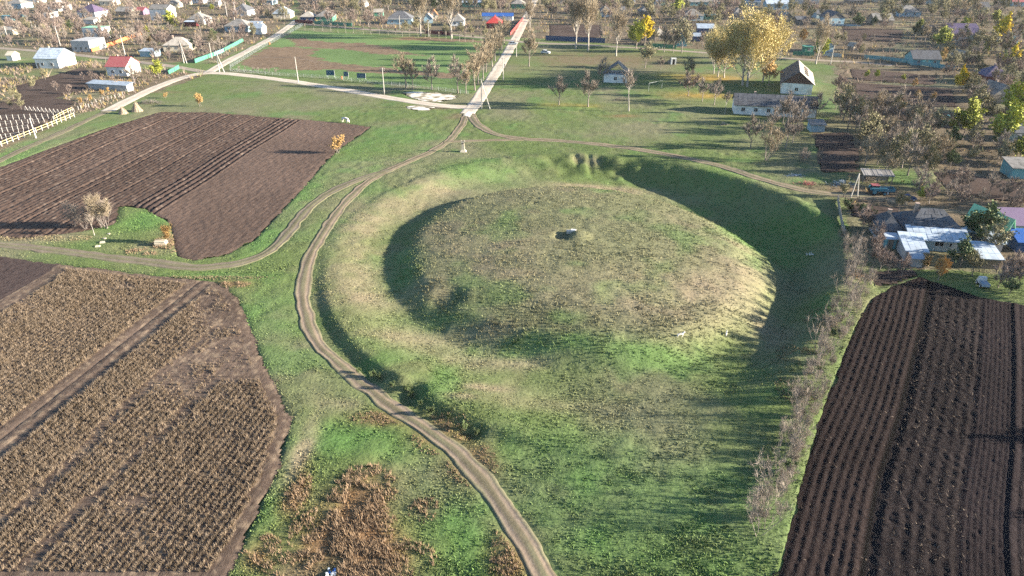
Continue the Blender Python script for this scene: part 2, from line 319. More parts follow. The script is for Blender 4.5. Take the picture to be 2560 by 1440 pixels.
VILL = [wpoly(p) for p in ([(-80, -40), (745, -40), (722, 62), (640, 108), (545, 152), (430, 156), (150, 132), (-80, 112)],
        [(745, -40), (2640, -40), (2640, 690), (2300, 680), (2180, 660), (2130, 620), (2104, 500), (2180, 470), (2230, 470), (2120, 440), (2030, 330), (2096, 280), (2088, 165), (1900, 132), (1400, 100), (1292, 94), (745, 56)],
        [(-80, 195), (60, 160), (230, 152), (360, 172), (515, 188), (270, 268), (190, 288), (-80, 420)])]
SPORT = [wpoly(p) for p in ([(612, 150), (668, 118), (730, 119), (795, 122), (772, 140), (830, 156), (960, 170), (1060, 178), (1150, 186), (1130, 196), (980, 183), (840, 176), (700, 172), (600, 166)],
         [(715, 92), (800, 104), (930, 110), (1000, 128), (1070, 141), (960, 136), (860, 123), (740, 117)], [(1010, 92), (1250, 104), (1250, 108), (1000, 100)])]
SPG = wpoly([(740, 76), (1210, 104), (1170, 226), (575, 172)])
def tint(x, y):
    n = x.shape; o = np.empty((*n, 3))
    a = fbm(x, y, 17.0, 31, 3); b = fbm(x, y, 5.0, 37, 3); c = fbm(x, y, 1.1, 41, 2)
    r, th = polar(x, y)
    f = sst(.36, .78, a)[..., None]; o = C['g'] * (1 - f) + C['o'] * f
    w1 = (sst(31, 27, r) * .8)[..., None]; o = o * (1 - w1) + (C['o'] * .55 + C['t'] * .25 + C['g'] * .2) * w1
    # tussock mottling of straw and fresh blades
    k = (sst(.5, .78, b) * .32 * (.35 + .65 * sst(45, 25, r) + .2))[..., None]; o = o * (1 - k) + C['t'] * .8 * k
    k = (sst(.56, .8, fbm(x, y, 7.5, 53, 3)) * .6)[..., None]; o = o * (1 - k) + C['l'] * k
    sp = inpoly(x, y, SPG); lg = C['l'] * .75 + C['o'] * .3
    o[sp] = (lg * (.8 + .5 * a[..., None]))[sp]
    for P in VILL:
        m = inpoly(x + 4 * (b - .5), y + 6 * (a - .5), P) & ~sp
        vv = C['v'] * (.75 + .5 * c[..., None]); q = sst(.55, .7, fbm(x, y, 11.0, 61, 2))[..., None] * .7
        o[m] = (vv * (1 - q) + C['o'] * q)[m]
    for P in SPORT:
        m = inpoly(x + 5 * (fbm(x, y, 3.0, 67, 2) - .5), y + 9 * (b - .5), P); o[m] = (C['b'] * (.8 + .5 * c[..., None]))[m]
    nz = fbm(x, y, 2.6, 71, 3)
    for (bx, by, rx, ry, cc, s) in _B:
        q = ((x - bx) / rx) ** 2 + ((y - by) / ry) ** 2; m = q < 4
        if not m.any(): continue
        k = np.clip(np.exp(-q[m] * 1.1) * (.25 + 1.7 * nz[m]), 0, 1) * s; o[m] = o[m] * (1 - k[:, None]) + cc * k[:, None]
    return o * (.85 + .30 * c[..., None])
def flat_mask(x, y, roads=True):
    """1 where a road, field or plot sheet covers the land"""
    m = np.zeros(x.shape)
    for n, P, wd, k in (ROADS if roads else []):
        P = A(P); s = (x > P[:, 0].min() - 6) & (x < P[:, 0].max() + 6) & (y > P[:, 1].min() - 6) & (y < P[:, 1].max() + 6)
        if s.any(): m[s] = np.maximum(m[s], sst(wd / 2 + .55, wd / 2 - .25, pdist(x[s], y[s], [tuple(p) for p in P[::2]] + [tuple(P[-1])])))
    for P in [F1, F2, F3] + PLOTS + GRAVEL:
        Q = A(P); s = (x > Q[:, 0].min() - 3) & (x < Q[:, 0].max() + 3) & (y > Q[:, 1].min() - 3) & (y < Q[:, 1].max() + 3)
        if s.any():
            xs, ys = x[s], y[s]; d = pdist(xs, ys, P, True) * np.where(inpoly(xs, ys, P), 1, -1); m[s] = np.maximum(m[s], sst(-.2, .9, d))
    return m
# ------------------------------------------------------------------ ground: one sheet
def axis(segs):
    out = []
    for a, b, s in segs: out.append(np.arange(a, b, s))
    return np.concatenate(out + [A([segs[-1][1]])])
gx = axis([(-2600, -480, 150), (-480, -200, 6), (-200, -120, 1.6), (-120, -58, .85), (-58, 74, .44), (74, 130, .85), (130, 200, 1.6), (200, 480, 6), (480, 2600, 150)])
gy = axis([(-400, 36, 18), (36, 168, .44), (168, 270, .8), (270, 400, 1.5), (400, 640, 4), (640, 5000, 180)])
X, Y = np.meshgrid(gx, gy)
Z = hf(X, Y); FM = flat_mask(X, Y)
r_, t_ = polar(X, Y)
tus = fbm(X, Y, 1.25, 3, 2); tus2 = fbm(X, Y, 3.2, 7, 2)
amp = .07 + .06 * sst(.45, .75, fbm(X, Y, 12, 91, 2)) + .22 * sst(.5, .75, fbm(X, Y, 9, 97, 2)) * ((t_ < -60) & (t_ > -175) & (r_ > 20) & (r_ < 32))
fine = (tus - .5) * amp * 2.0 + (tus2 - .5) * .12
fade = sst(330, 180, Y)
Zg = Z + fine * (1 - FM) * fade - .06 * FM - .26 * flat_mask(X, Y, False)
idx = np.arange(X.size).reshape(X.shape)
Fq = np.stack([idx[:-1, :-1], idx[:-1, 1:], idx[1:, 1:], idx[1:, :-1]], -1).reshape(-1, 4)
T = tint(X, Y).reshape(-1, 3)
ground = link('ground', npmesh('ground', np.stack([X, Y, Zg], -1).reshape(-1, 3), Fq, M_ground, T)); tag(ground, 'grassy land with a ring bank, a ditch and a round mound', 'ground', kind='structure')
del X, Y, Z, Zg, Fq, T, FM, fine, tus, tus2

# ------------------------------------------------------------------ road sheets
ROADC = {'gravel': ((.50, .45, .37), (.42, .36, .29)), 'gravel2': ((.30, .255, .21), (.24, .20, .16)), 'track': ((.275, .210, .155), (.125, .110, .070)), 'track2': ((.185, .15, .12), (.135, .125, .075))}
def road(name, P, wd, kind, lift, label):
    P = A(P); d = np.gradient(P, axis=0); d /= np.linalg.norm(d, axis=1)[:, None] + 1e-9; nrm = np.stack([d[:, 1], -d[:, 0]], 1)
    us = np.linspace(-1, 1, 13); n = len(P)
    jl = (.6 if 'track' in kind else .45) * (vn(np.arange(n) * .35, np.zeros(n), 21) - .5) + .2 * (vn(np.arange(n) * 1.3, np.zeros(n), 25) - .5); jr = (.6 if 'track' in kind else .45) * (vn(np.arange(n) * .35, np.zeros(n) + 7, 22) - .5) + .2 * (vn(np.arange(n) * 1.3, np.zeros(n), 26) - .5)
    U = np.repeat(us[None], n, 0); off = U * wd / 2 + np.where(U < 0, -jl[:, None], jr[:, None]) * np.abs(U)
    x = P[:, :1] + nrm[:, :1] * off; y = P[:, 1:] + nrm[:, 1:] * off
    rut = np.exp(-((np.abs(U) - .52) / .2) ** 2)
    z = hf(x, y) + .035 + lift - .05 * rut * ('track' in kind) + .04 * (fbm(x, y, 1.0, 77, 2) - .5) * ('track' in kind) - .12 * (np.abs(U) > .99)
    ca, cb = (A(v) for v in ROADC[kind])
    f = np.clip(rut * 1.1 + .7 * (fbm(x, y, 3.0, 83, 2) - .5), 0, 1)[..., None]; c = ca * f + cb * (1 - f)
    if 'track' in kind:
        g = np.clip(sst(.55, .95, np.abs(U) + .9 * (fbm(x, y, 1.5, 85, 2) - .5)) * .95 + np.exp(-(U / .22) ** 2) * sst(.34, .56, fbm(x, y, 7.0, 87, 2)) * .9, 0, 1)[..., None]; c = c * (1 - g) + (C['o'] * .8 + C['t'] * .2) * g
        wet = sst(.62, .72, fbm(x, y, 6.0, 89, 2))[..., None] * rut[..., None] * .45; c = c * (1 - wet) + A((.14, .12, .10)) * wet
    c = c * (.82 + .36 * fbm(x, y, .9, 93, 2)[..., None])
    i = np.arange(n * 13).reshape(n, 13); F = np.stack([i[:-1, :-1], i[:-1, 1:], i[1:, 1:], i[1:, :-1]], -1).reshape(-1, 4)
    if 1: F = F[:, ::-1]
    o = link(name, npmesh(name, np.stack([x, y, z], -1).reshape(-1, 3), F, M_road, c.reshape(-1, 3))); tag(o, label, 'track' if 'track' in kind else 'road', kind='structure')
RL = ['pale gravel road past the sports ground', 'pale gravel street running up to the village', 'narrow earth street between the gabled houses', 'pale side street along the green fence',
      'earth street above the sports ground', 'earth street along the park trees', 'rutted dirt track curving round the ring bank', 'rutted dirt track between the ploughed field and the maize', 'dirt track above the ring ditch to the tractor yard',
      'short dirt track past the stone monument', 'dark farm track beside the vineyard', 'garden path behind the long blue house']
for i, (n, P, wd, k) in enumerate(ROADS): road(n, P, wd, k, .008 * (i % 5), RL[i])

# ------------------------------------------------------------------ field sheets
def sheet(name, P, a, b, su, sv, fn, label, m=M_soil, base=.05, jit=1.5, cat='field'):
    """rows run from pixel a to pixel b; fn(u across, v along, x, y) -> height, tint"""
    a, b = G(*a), G(*b); dv = A((b.x - a.x, b.y - a.y)); dv /= np.linalg.norm(dv); du = A((dv[1], -dv[0])); Q = A(P) - A((a.x, a.y))
    U = Q @ du; V = Q @ dv; us = np.arange(U.min() - 1, U.max() + 1 + su, su); vv = np.arange(V.min() - 1, V.max() + 1 + sv, sv)
    u, v = np.meshgrid(us, vv); x = a.x + u * du[0] + v * dv[0]; y = a.y + u * du[1] + v * dv[1]
    ins = inpoly(x + jit * (fbm(x, y, 2.2, 101, 2) - .5), y + jit * (fbm(x, y, 2.2, 103, 2) - .5), P)
    dz, c = fn(u, v, x, y); ed = np.clip(pdist(x, y, P, True) / 1.3, 0, 1); z = hf(x, y) + base + dz * (.3 + .7 * ed) - .13 * (1 - ed) ** 2
    i = np.arange(u.size).reshape(u.shape); F = np.stack([i[:-1, :-1], i[:-1, 1:], i[1:, 1:], i[1:, :-1]], -1).reshape(-1, 4)
    k = ins.ravel(); F = F[k[F].all(1)][:, ::-1]
    used = np.unique(F); re = np.zeros(u.size, np.int64); re[used] = np.arange(len(used))
    o = link(name, npmesh(name, np.stack([x, y, z], -1).reshape(-1, 3)[used], re[F], m, c.reshape(-1, 3)[used])); return tag(o, label, cat, kind='structure')
def clod(x, y, s=.55, k=0): return fbm(x, y, s, 111 + k, 2) - .5
def f1(u, v, x, y):
    w_ = u + 1.2 * (fbm(v * .05, v * 0, 1, 5, 1) - .5)
    deep = sst(-7.6, -7.0, w_) * sst(.2, -.4, w_); lines = np.maximum.reduce([np.exp(-((w_ - k) / .28) ** 2) for k in (-14.5, -22.5, -24.5, -31, -38.5, -40.2, -47.5, -56)])
    left = sst(.2, -.4, w_)
    dz = deep * .20 * np.cos(2 * np.pi * w_ / 1.5) + left * (.05 * np.cos(2 * np.pi * w_ / 1.15) + .24 * clod(x, y, .6)) + (1 - left) * (.018 * np.cos(2 * np.pi * w_ / .9) + .15 * clod(x, y, .7, 3)) - .22 * lines * left
    n = fbm(x, y, 14, 121, 2)[..., None]; cl = A((.078, .054, .043)) * (.75 + .5 * n); cr = A((.108, .076, .060)) * (.75 + .5 * n); cd = A((.045, .033, .030))
    l, d = left[..., None], deep[..., None]; c = cl * l + cr * (1 - l); c = c * (1 - d * .7) + cd * d * .7
    s = sst(.66, .8, fbm(x, y, .7, 127, 2))[..., None] * l * .35; c = c * (1 - s) + A((.24, .19, .15)) * s
    return dz, c
sheet('ploughed_field', F1, (418, 522), (748, 302), .3, .34, f1, 'brown ploughed field with long furrows beside the stooks')
def f2(u, v, x, y):
    tr = np.exp(-((u - .0) / .35) ** 2) + np.exp(-((u - 1.7) / .3) ** 2)
    dz = .04 * np.cos(2 * np.pi * u / .7) + .12 * clod(x, y, .5, 7) - .10 * tr
    n = fbm(x, y, 9, 131, 2)[..., None]; c = A((.098, .072, .056)) * (.7 + .6 * n); s = sst(.55, .75, fbm(x, y, .6, 133, 2))[..., None] * .5; c = c * (1 - s) + A((.27, .205, .14)) * s
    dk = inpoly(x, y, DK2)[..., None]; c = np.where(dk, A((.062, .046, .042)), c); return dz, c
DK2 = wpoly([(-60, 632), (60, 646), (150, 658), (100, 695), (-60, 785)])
sheet('maize_field', F2, (505, 722), (-10, 1140), .3, .35, f2, 'brown maize field floor with tyre ruts')
def f3(u, v, x, y):
    u = -u; w_ = u + .9 * (fbm(v * .06, v * 0 + 3, 1, 15, 1) - .5); L_ = sst(-.1, -.5, w_); mid = sst(-.1, .4, w_) * sst(7.2, 6.8, w_); rt = sst(6.8, 7.2, w_)
    dz = L_ * (.042 * np.cos(2 * np.pi * w_ / .82) + .12 * clod(x, y, .30, 13) + .05 * clod(x, y, 2.0, 14)) - .15 * np.exp(-((w_ - .15) / .5) ** 2) + mid * (.03 * np.cos(2 * np.pi * w_ / 1.1) + .20 * clod(x, y, .42, 17)) + rt * (.03 * np.cos(2 * np.pi * w_ / .5) + .10 * clod(x, y, .45, 19)) - .09 * np.exp(-((w_ - 6.9) / .25) ** 2) + .15 * np.exp(-((w_ - 11.2) / .25) ** 2)
    n = fbm(x, y, 8, 141, 2)[..., None]; c = A((.052, .036, .033)) * L_[..., None] + A((.040, .030, .030)) * mid[..., None] + A((.044, .032, .034)) * rt[..., None]; c = (c * .36 + .003) * (.75 + .5 * n)
    e = sst(-9, -14, w_)[..., None]; c = c * (1 - e) + A((.036, .024, .019)) * e
    return dz, c
sheet('ploughed_field', F3, (2322, 716), (2152, 1440), .16, .24, f3, 'black ridged ploughed field beyond the bare hedge')
def fp(u, v, x, y):
    c = A((.070, .052, .044)) * (.7 + .6 * fbm(x, y, 5, 151, 2)[..., None]); return .05 * np.cos(2 * np.pi * u / 1.1) + .16 * clod(x, y, .9, 23), c
PL = ['dark garden plot with a row of young trees', 'dug garden plot beside the lawn of the barns', 'dark dug plot behind the thicket', 'long dark plot with white litter', 'dark vine plot behind the grey hip shed', 'dark plot below the white gabled house', 'brown plot behind the dark board fence',
      'brown furrowed plot below the gable house', 'dark plot behind the green crowned tree', 'dark plot between the bare orchard trees', 'vineyard soil between the white posts', 'brown plot beside the heap at the hedge']
for i, P in enumerate(PLOTS): sheet('garden_plot', P, (2130, 190) if i < 3 else (1372, 62), (2340, 205) if i < 3 else (1500, 66), .5, .9, fp, PL[i], cat='plot')
def fg(u, v, x, y):
    k = sst(.35, .6, fbm(x, y, 1.6, 161, 2))[..., None]; return .10 * clod(x, y, .9, 29), A((.66, .62, .54)) * k + A((.22, .19, .13)) * (1 - k)
for i, P in enumerate(GRAVEL): sheet('gravel_patch', P, (1000, 240), (1140, 244), .4, .6, fg, ['white gravel spread by the road junction', 'small white gravel patch below the road', 'white gravel at the mouth of the tracks'][i], m=M_road, base=.075, jit=3.0, cat='gravel')

# ------------------------------------------------------------------ standing maize, weeds and grass tufts (nobody could count these)
rng = np.random.default_rng(5)
def tufts(name, x, y, h, wd, lean, c, nb, m, label, cat, zoff=0.0):
    """nb thin blades per spot, each one long triangle"""
    n = len(x); x = np.repeat(x, nb); y = np.repeat(y, nb); h = np.repeat(h, nb) * rng.uniform(.55, 1.15, n * nb); c = np.repeat(c, nb, 0) * rng.uniform(.7, 1.3, (n * nb, 1))
    z = hf(x, y) + zoff; a = rng.uniform(0, 2 * np.pi, n * nb); b = rng.uniform(0, 2 * np.pi, n * nb); sp = rng.uniform(0, 1, n * nb) * wd * 1.2
    x = x + sp * np.cos(b); y = y + sp * np.sin(b); l = h * lean * rng.uniform(.2, 1.2, n * nb)
    p0 = np.stack([x + wd * .5 * np.cos(a), y + wd * .5 * np.sin(a), z - .03], 1); p1 = np.stack([x - wd * .5 * np.cos(a), y - wd * .5 * np.sin(a), z - .03], 1)
    p2 = np.stack([x + l * np.cos(b), y + l * np.sin(b), z + h], 1)
    V = np.stack([p0, p1, p2], 1).reshape(-1, 3); F = np.arange(len(V)).reshape(-1, 3)
    o = link(name, npmesh(name, V, F, m, np.repeat(c, 3, 0), smooth=False)); return tag(o, label, cat, kind='stuff')
def scatter(P, n):
    Q = A(P); x = rng.uniform(Q[:, 0].min(), Q[:, 0].max(), n * 3); y = rng.uniform(Q[:, 1].min(), Q[:, 1].max(), n * 3); k = inpoly(x, y, P); return x[k][:n], y[k][:n]
a_, b_ = G(505, 722), G(-10, 1140); dv_ = A((b_.x - a_.x, b_.y - a_.y)); dv_ /= np.linalg.norm(dv_); du_ = A((dv_[1], -dv_[0]))
x, y = scatter(F2, 62000); uu = (x - a_.x) * du_[0] + (y - a_.y) * du_[1]; sh_u = (np.round(uu / .7) * .7 - uu) * .8; x = x + sh_u * du_[0]; y = y + sh_u * du_[1]; uu = (x - a_.x) * du_[0] + (y - a_.y) * du_[1]
BARE = [wpoly(p) for p in ([(470, 695), (600, 735), (640, 860), (690, 960), (600, 960), (520, 860), (470, 760)], [(380, 960), (500, 830), (640, 900), (590, 990), (440, 1000)])]
BLANK = wpoly([(-60, 632), (60, 646), (180, 662), (120, 715), (-60, 820)])
ok = ~((uu > -1.1) & (uu < 3.0)) & ~inpoly(x, y, BLANK) & (pdist(x, y, F2, True) > 1.6) & (fbm(x, y, 4.5, 171, 3) + rng.uniform(-.12, .12, len(x)) > .22)
for P in BARE: ok &= ~(inpoly(x + rng.normal(0, .9, len(x)), y + rng.normal(0, .9, len(x)), P) & (fbm(x, y, 3, 175, 2) < rng.uniform(.38, .82, len(x))))
for k in (-8.3, -8.9, -14.5, -15.2): ok &= ~((np.abs(uu - k - 1.5 * (fbm(x, y, 9, 177, 1) - .5)) < .35) & (rng.uniform(0, 1, len(x)) < .85))
x, y = x[ok], y[ok]; cm = A((.208, .166, .125)) * rng.uniform(.35, 1.35, (len(x), 1)) + A((.0, -.01, -.02)) * rng.uniform(0, 1, (len(x), 1))
tufts('dry_maize', x, y, rng.uniform(.22, .66, len(x)) * (.65 + .6 * fbm(x, y, 6, 179, 2)), .048, .5, cm, 8, M_tuft, 'dense dry tan maize stalks standing in the field', 'maize', .03)
# flattened stalks and straw on the black field and in the wheel rows
x, y = scatter(F3, 9000); a3, b3 = G(2322, 716), G(2152, 1440); d3 = A((b3.x - a3.x, b3.y - a3.y)); d3 /= np.linalg.norm(d3); u3 = ((x - a3.x) * -d3[1] + (y - a3.y) * d3[0]); k = ((u3 > .6) & (u3 < 7.5) & (fbm(x, y, 2.2, 183, 2) > .45)) | (rng.uniform(0, 1, len(x)) < .12)
x, y = x[k], y[k]; tufts('straw_litter', x, y, np.full(len(x), .16), .06, 2.4, A((.15, .12, .095)) * rng.uniform(.4, 1.2, (len(x), 1)), 1, M_tuft, 'scattered pale straw among the black clods', 'straw', .12)
# rust coloured dead weeds
WEED = [(905, 1240, 3.0, 4.0, 1.2), (860, 1330, 4.5, 3.2, 1.2), (930, 1400, 5, 2.6, 1.1), (800, 1420, 4, 2.2, 1.0), (1060, 1275, 1.3, 1.5, .8), (1105, 1085, 3, 3, .45), (1180, 1160, 2.4, 3, .45), (1275, 1400, 1.6, 4, .7), (655, 1385, 1.5, 2, .9), (742, 1245, 1.0, 3.2, .8), (580, 712, 2.6, .9, .8), (960, 1045, 3.5, 1.2, .4), (430, 605, 3.2, 2.6, .8), (380, 628, 4, 1.4, .6), (60, 595, 12, 1.2, .5), (2010, 880, 3, 3, .5), (2060, 800, 2, 4, .5), (1990, 980, 2, 3, .5), (520, 695, 10, .6, .5)]
xs, ys, hs, cs = [], [], [], []
for (px, py, rx, ry, h) in WEED:
    g = G(px, py); n = int(rx * ry * 60); t = rng.uniform(0, 2 * np.pi, n); q = np.sqrt(rng.uniform(0, 1, n)); x = g.x + rx * 1.15 * q * np.cos(t); y = g.y + ry * 1.15 * q * np.sin(t)
    k = (fbm(x, y, 1.3, 191, 2) > .4) & (flat_mask(x, y) < .3); x, y = x[k], y[k]; q = q[k]; xs.append(x); ys.append(y); hs.append(.72 * h * (1.05 - .5 * q) * rng.uniform(.6, 1.2, len(x)))
    mixc = rng.uniform(0, 1, (len(x), 1)); base = A((.29, .200, .125)) * mixc + A((.22, .165, .115)) * (1 - mixc); cs.append(base if h > .5 or py > 1000 else base * .5 + C['o'] * .6)
tufts('dead_weeds', np.concatenate(xs), np.concatenate(ys), np.concatenate(hs), .06, .55, np.concatenate(cs), 5, M_tuft, 'rust brown dead weeds standing in thick clumps', 'weeds')
# grass tufts all over the near meadow
n = 190000; y = 38 + 135 * rng.uniform(0, 1, n) ** 1.5; x = rng.uniform(-.82, .82, n) * (y * 1.02 + 6); fm = flat_mask(x, y); k = (fm < .25) & (fbm(x, y, 5, 195, 2) > rng.uniform(.0, .62, n)); x, y = x[k], y[k]
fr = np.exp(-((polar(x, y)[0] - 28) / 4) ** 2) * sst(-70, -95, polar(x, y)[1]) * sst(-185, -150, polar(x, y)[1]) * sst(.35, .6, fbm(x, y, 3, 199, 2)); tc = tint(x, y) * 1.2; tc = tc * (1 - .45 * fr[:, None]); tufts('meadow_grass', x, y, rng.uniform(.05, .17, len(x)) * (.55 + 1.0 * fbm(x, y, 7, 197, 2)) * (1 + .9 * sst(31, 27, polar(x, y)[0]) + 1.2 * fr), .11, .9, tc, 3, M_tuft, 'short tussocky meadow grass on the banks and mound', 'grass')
# dry scrub and weeds filling the village gardens
sx_, sy_, sh_, sc_ = [], [], [], []
for P, n in ((VILL[0], 16000), (VILL[1], 34000), (VILL[2], 3500)):
    x, y = scatter(P, n); k = (flat_mask(x, y) < .2) & ~inpoly(x, y, SPG) & (fbm(x, y, 9, 201, 3) > .42) & (np.abs(x) < y * .78 + 10) & (y < 545); x, y = x[k], y[k]
    q = fbm(x, y, 16, 203, 2)[:, None]; u = rng.uniform(0, 1, (len(x), 1)); c = np.where(u < .2, A((.11, .115, .05)), np.where(u < .32, A((.30, .22, .09)), np.where(u < .62, A((.20, .155, .13)), A((.145, .115, .09))))) * (.85 + 1.0 * q)
    sx_.append(x); sy_.append(y); sc_.append(c); sh_.append(np.where(rng.uniform(0, 1, len(x)) < .15, 1.7, 1.0) * rng.uniform(.35, 1.5, len(x)) * (.5 + q[:, 0]) * np.clip(y / 220, .5, 1.3))
tufts('garden_scrub', np.concatenate(sx_), np.concatenate(sy_), np.concatenate(sh_), .17, .7, np.concatenate(sc_), 5, M_tuft, 'brown dry scrub and weeds filling the village gardens', 'scrub')
#PART3
# ------------------------------------------------------------------ houses
LM = []              # landmarks for naming what stands around them: (x, y, phrase)
FOOT = []            # footprints kept clear of trees
rnd = random.Random(3)
def slab(mb, q, t=.12):
    q = [Vector(p) for p in q]; mb.hexa([p - Vector((0, 0, t)) for p in q] + q) if len(q) == 4 else mb.poly([p - Vector((0, 0, t)) for p in q] + q, ((2, 1, 0), (3, 4, 5), (0, 1, 4, 3), (1, 2, 5, 4), (2, 0, 3, 5)))
def sheets(parent, q, nu, nv, m, name='roof_sheet', gap=.05):
    """lay single sheets on the slope q: eave left, eave right, ridge right, ridge left"""
    a, b, c, d = [Vector(p) for p in q]; up = (b - a).cross(d - a).normalized()
    if up.z < 0: up = -up
    for j in range(nv):
        for i in range(nu):
            u0, u1, v0, v1 = i / nu, (i + 1) / nu, j / nv, (j + 1) / nv
            f = lambda u, v: (a * (1 - u) + b * u) * (1 - v) + (d * (1 - u) + c * u) * v
            e = (b - a).length; gu = gap / max(e, .5) * (.3 + rnd.random()); h0 = .03 + rnd.random() * .05; h1 = .02 + rnd.random() * .03
            P = [f(u0 + gu * .5, v0), f(u1 - gu * .5, v0), f(u1 - gu * .5, v1 - .004), f(u0 + gu * .5, v1 - .004)]
            T_ = [P[0] + up * h0, P[1] + up * h0, P[2] + up * h1, P[3] + up * h1]; B_ = [p - up * .02 for p in T_]
            mb = MB(); mb.hexa(B_ + T_); mb.build(name, m, parent)
def window(par, x, y, z, wd, ht, ax, fm=M_frame):
    """ax 'y' on a wall facing -Y, 'x' on a wall facing +X; x, y is the wall's face"""
    f = MB(); t = .07 if wd > .6 else .05
    if ax == 'y':
        f.box(x - wd / 2, x + wd / 2, y - .05, y + .02, z, z + t); f.box(x - wd / 2, x + wd / 2, y - .05, y + .02, z + ht - t, z + ht)
        for k in (-wd / 2, -t / 2, wd / 2 - t): f.box(x + k, x + k + t, y - .046, y + .02, z + t, z + ht - t)
        p = MB().box(x - wd / 2 + t, x + wd / 2 - t, y - .02, y + .015, z + t, z + ht - t)
    else:
        f.box(x - .02, x + .05, y - wd / 2, y + wd / 2, z, z + t); f.box(x - .02, x + .05, y - wd / 2, y + wd / 2, z + ht - t, z + ht)
        for k in (-wd / 2, -t / 2, wd / 2 - t): f.box(x - .02, x + .046, y + k, y + k + t, z + t, z + ht - t)
        p = MB().box(x - .015, x + .02, y - wd / 2 + t, y + wd / 2 - t, z + t, z + ht - t)
    W_ = f.build('window', fm, par); p.build('pane', M_pane, W_); return W_
def house(xl, xr, yb, depth, wh, roof, rise, rm, wm, label, short=None, rot=0, chim=1, win=2, side=1, over=.35, lay=None, gable=None, door=0, cat='house', name='house', trim=None, litm=None, back=0):
    gl, gr = G(xl, yb), G(xr, yb); wd = (gr - gl).length; c = (gl + gr) / 2; rz = R(rot)
    c = c + Vector((-math.sin(rz), math.cos(rz), 0)) * (depth / 2 + back); root = empty(name, (c.x, c.y, hz(c.x, c.y) - .05), rz); tag(root, label, cat)
    hw, hd = wd / 2, depth / 2; FOOT.append((c.x, c.y, max(hw, hd) + 1.0))
    if short: LM.append((c.x, c.y, short))
    mb = MB(); top = wh
    if roof == 'gx':
        P = [(-hw, -hd, 0), (-hw, hd, 0), (-hw, hd, wh), (-hw, 0, wh + rise), (-hw, -hd, wh)]; Q = [(hw, y, z) for (_, y, z) in P]
        mb.poly(P + Q, ((0, 4, 3, 2, 1), (5, 6, 7, 8, 9), (0, 5, 9, 4), (1, 2, 7, 6)))
    elif roof == 'gy' and gable is None:
        P = [(-hw, -hd, 0), (hw, -hd, 0), (hw, -hd, wh), (0, -hd, wh + rise), (-hw, -hd, wh)]; Q = [(x, hd, z) for (x, _, z) in P]
        mb.poly(P + Q, ((0, 1, 2, 3, 4), (9, 8, 7, 6, 5), (0, 4, 9, 5), (1, 6, 7, 2)))
    elif roof == 'shed':
        mb.hexa([(-hw, -hd, 0), (hw, -hd, 0), (hw, hd, 0), (-hw, hd, 0), (-hw, -hd, wh), (hw, -hd, wh), (hw, hd, wh + rise), (-hw, hd, wh + rise)])
    else: mb.box(-hw, hw, -hd, hd, 0, wh)
    mb.build('wall', wm, root)
    if gable is not None:
        g = MB(); P = [(-hw - .03, -hd - .04, wh), (hw + .03, -hd - .04, wh), (0, -hd - .04, wh + rise)]; Q = [(x, hd + .04, z) for (x, _, z) in P]
        g.poly(P + Q, ((0, 1, 2), (5, 4, 3), (0, 3, 4, 1))); g.build('gable', gable, root)
    o = over; k = rise / max(hd if roof == 'gx' else hw, .1) if roof in ('gx', 'gy') else 0; pl = []
    if roof == 'gx':
        ez = wh - o * k + .14; rz_ = wh + rise + .14
        pl = [[(-hw - o, -hd - o, ez), (hw + o, -hd - o, ez), (hw + o, 0, rz_), (-hw - o, 0, rz_)], [(hw + o, hd + o, ez), (-hw - o, hd + o, ez), (-hw - o, 0.004, rz_), (hw + o, 0.004, rz_)]]
    elif roof == 'gy':
        ez = wh - o * k + .14; rz_ = wh + rise + .14
        pl = [[(-hw - o, hd + o, ez), (-hw - o, -hd - o, ez), (0, -hd - o, rz_), (0, hd + o, rz_)], [(hw + o, -hd - o, ez), (hw + o, hd + o, ez), (.004, hd + o, rz_), (.004, -hd - o, rz_)]]
    elif roof == 'hip':
        ez = wh - .05; rz_ = wh + rise; a, b = hw + o, hd + o
        if a >= b: e = max(a - b * .95, .08 * a); r0, r1 = (-e, 0, rz_), (e, 0, rz_)
        else: e = max(b - a * .95, .08 * b); r0, r1 = (0, -e, rz_), (0, e, rz_)
        c0, c1, c2, c3 = (-a, -b, ez), (a, -b, ez), (a, b, ez), (-a, b, ez)
        pl = [[c0, c1, r1, r0], [c2, c3, r0, r1], [c1, c2, r1], [c3, c0, r0]] if a >= b else [[c0, c1, r0], [c2, c3, r1], [c1, c2, r1, r0], [c3, c0, r0, r1]]
    elif roof == 'shed':
        k = rise / depth; pl = [[(-hw - o, -hd - o, wh - o * k + .14), (hw + o, -hd - o, wh - o * k + .14), (hw + o, hd + o, wh + rise + o * k + .14), (-hw - o, hd + o, wh + rise + o * k + .14)]]
    elif roof == 'flat': pl = [[(-hw - o, -hd - o, wh + .16), (hw + o, -hd - o, wh + .16), (hw + o, hd + o, wh + .16), (-hw - o, hd + o, wh + .16)]]
    r = None
    if pl:
        m2 = MB()
        for q in pl: slab(m2, q)
        r = m2.build('roof', rm, root)
        if lay:
            for q in pl[:2] if roof != 'hip' else pl:
                if len(q) == 4: sheets(r, q, lay[0], lay[1], lay[2] if len(lay) > 2 else rm)
        elif roof in ('gx', 'hip') and hw > 2.5:
            e0 = pl[0][3] if len(pl[0]) == 4 else pl[0][2]; e1 = pl[0][2] if len(pl[0]) == 4 else pl[2][2]
            MB().tube([Vector(e0) + Vector((0, 0, .02)), Vector(e1) + Vector((0, 0, .021))], .11, 5).build('ridge_cap', rm, r)
        if trim: 
            z = wh - .15; MB().box(-hw - o, hw + o, -hd - o - .06, -hd - o - .005, z, z + .28).build('fascia', trim, r)
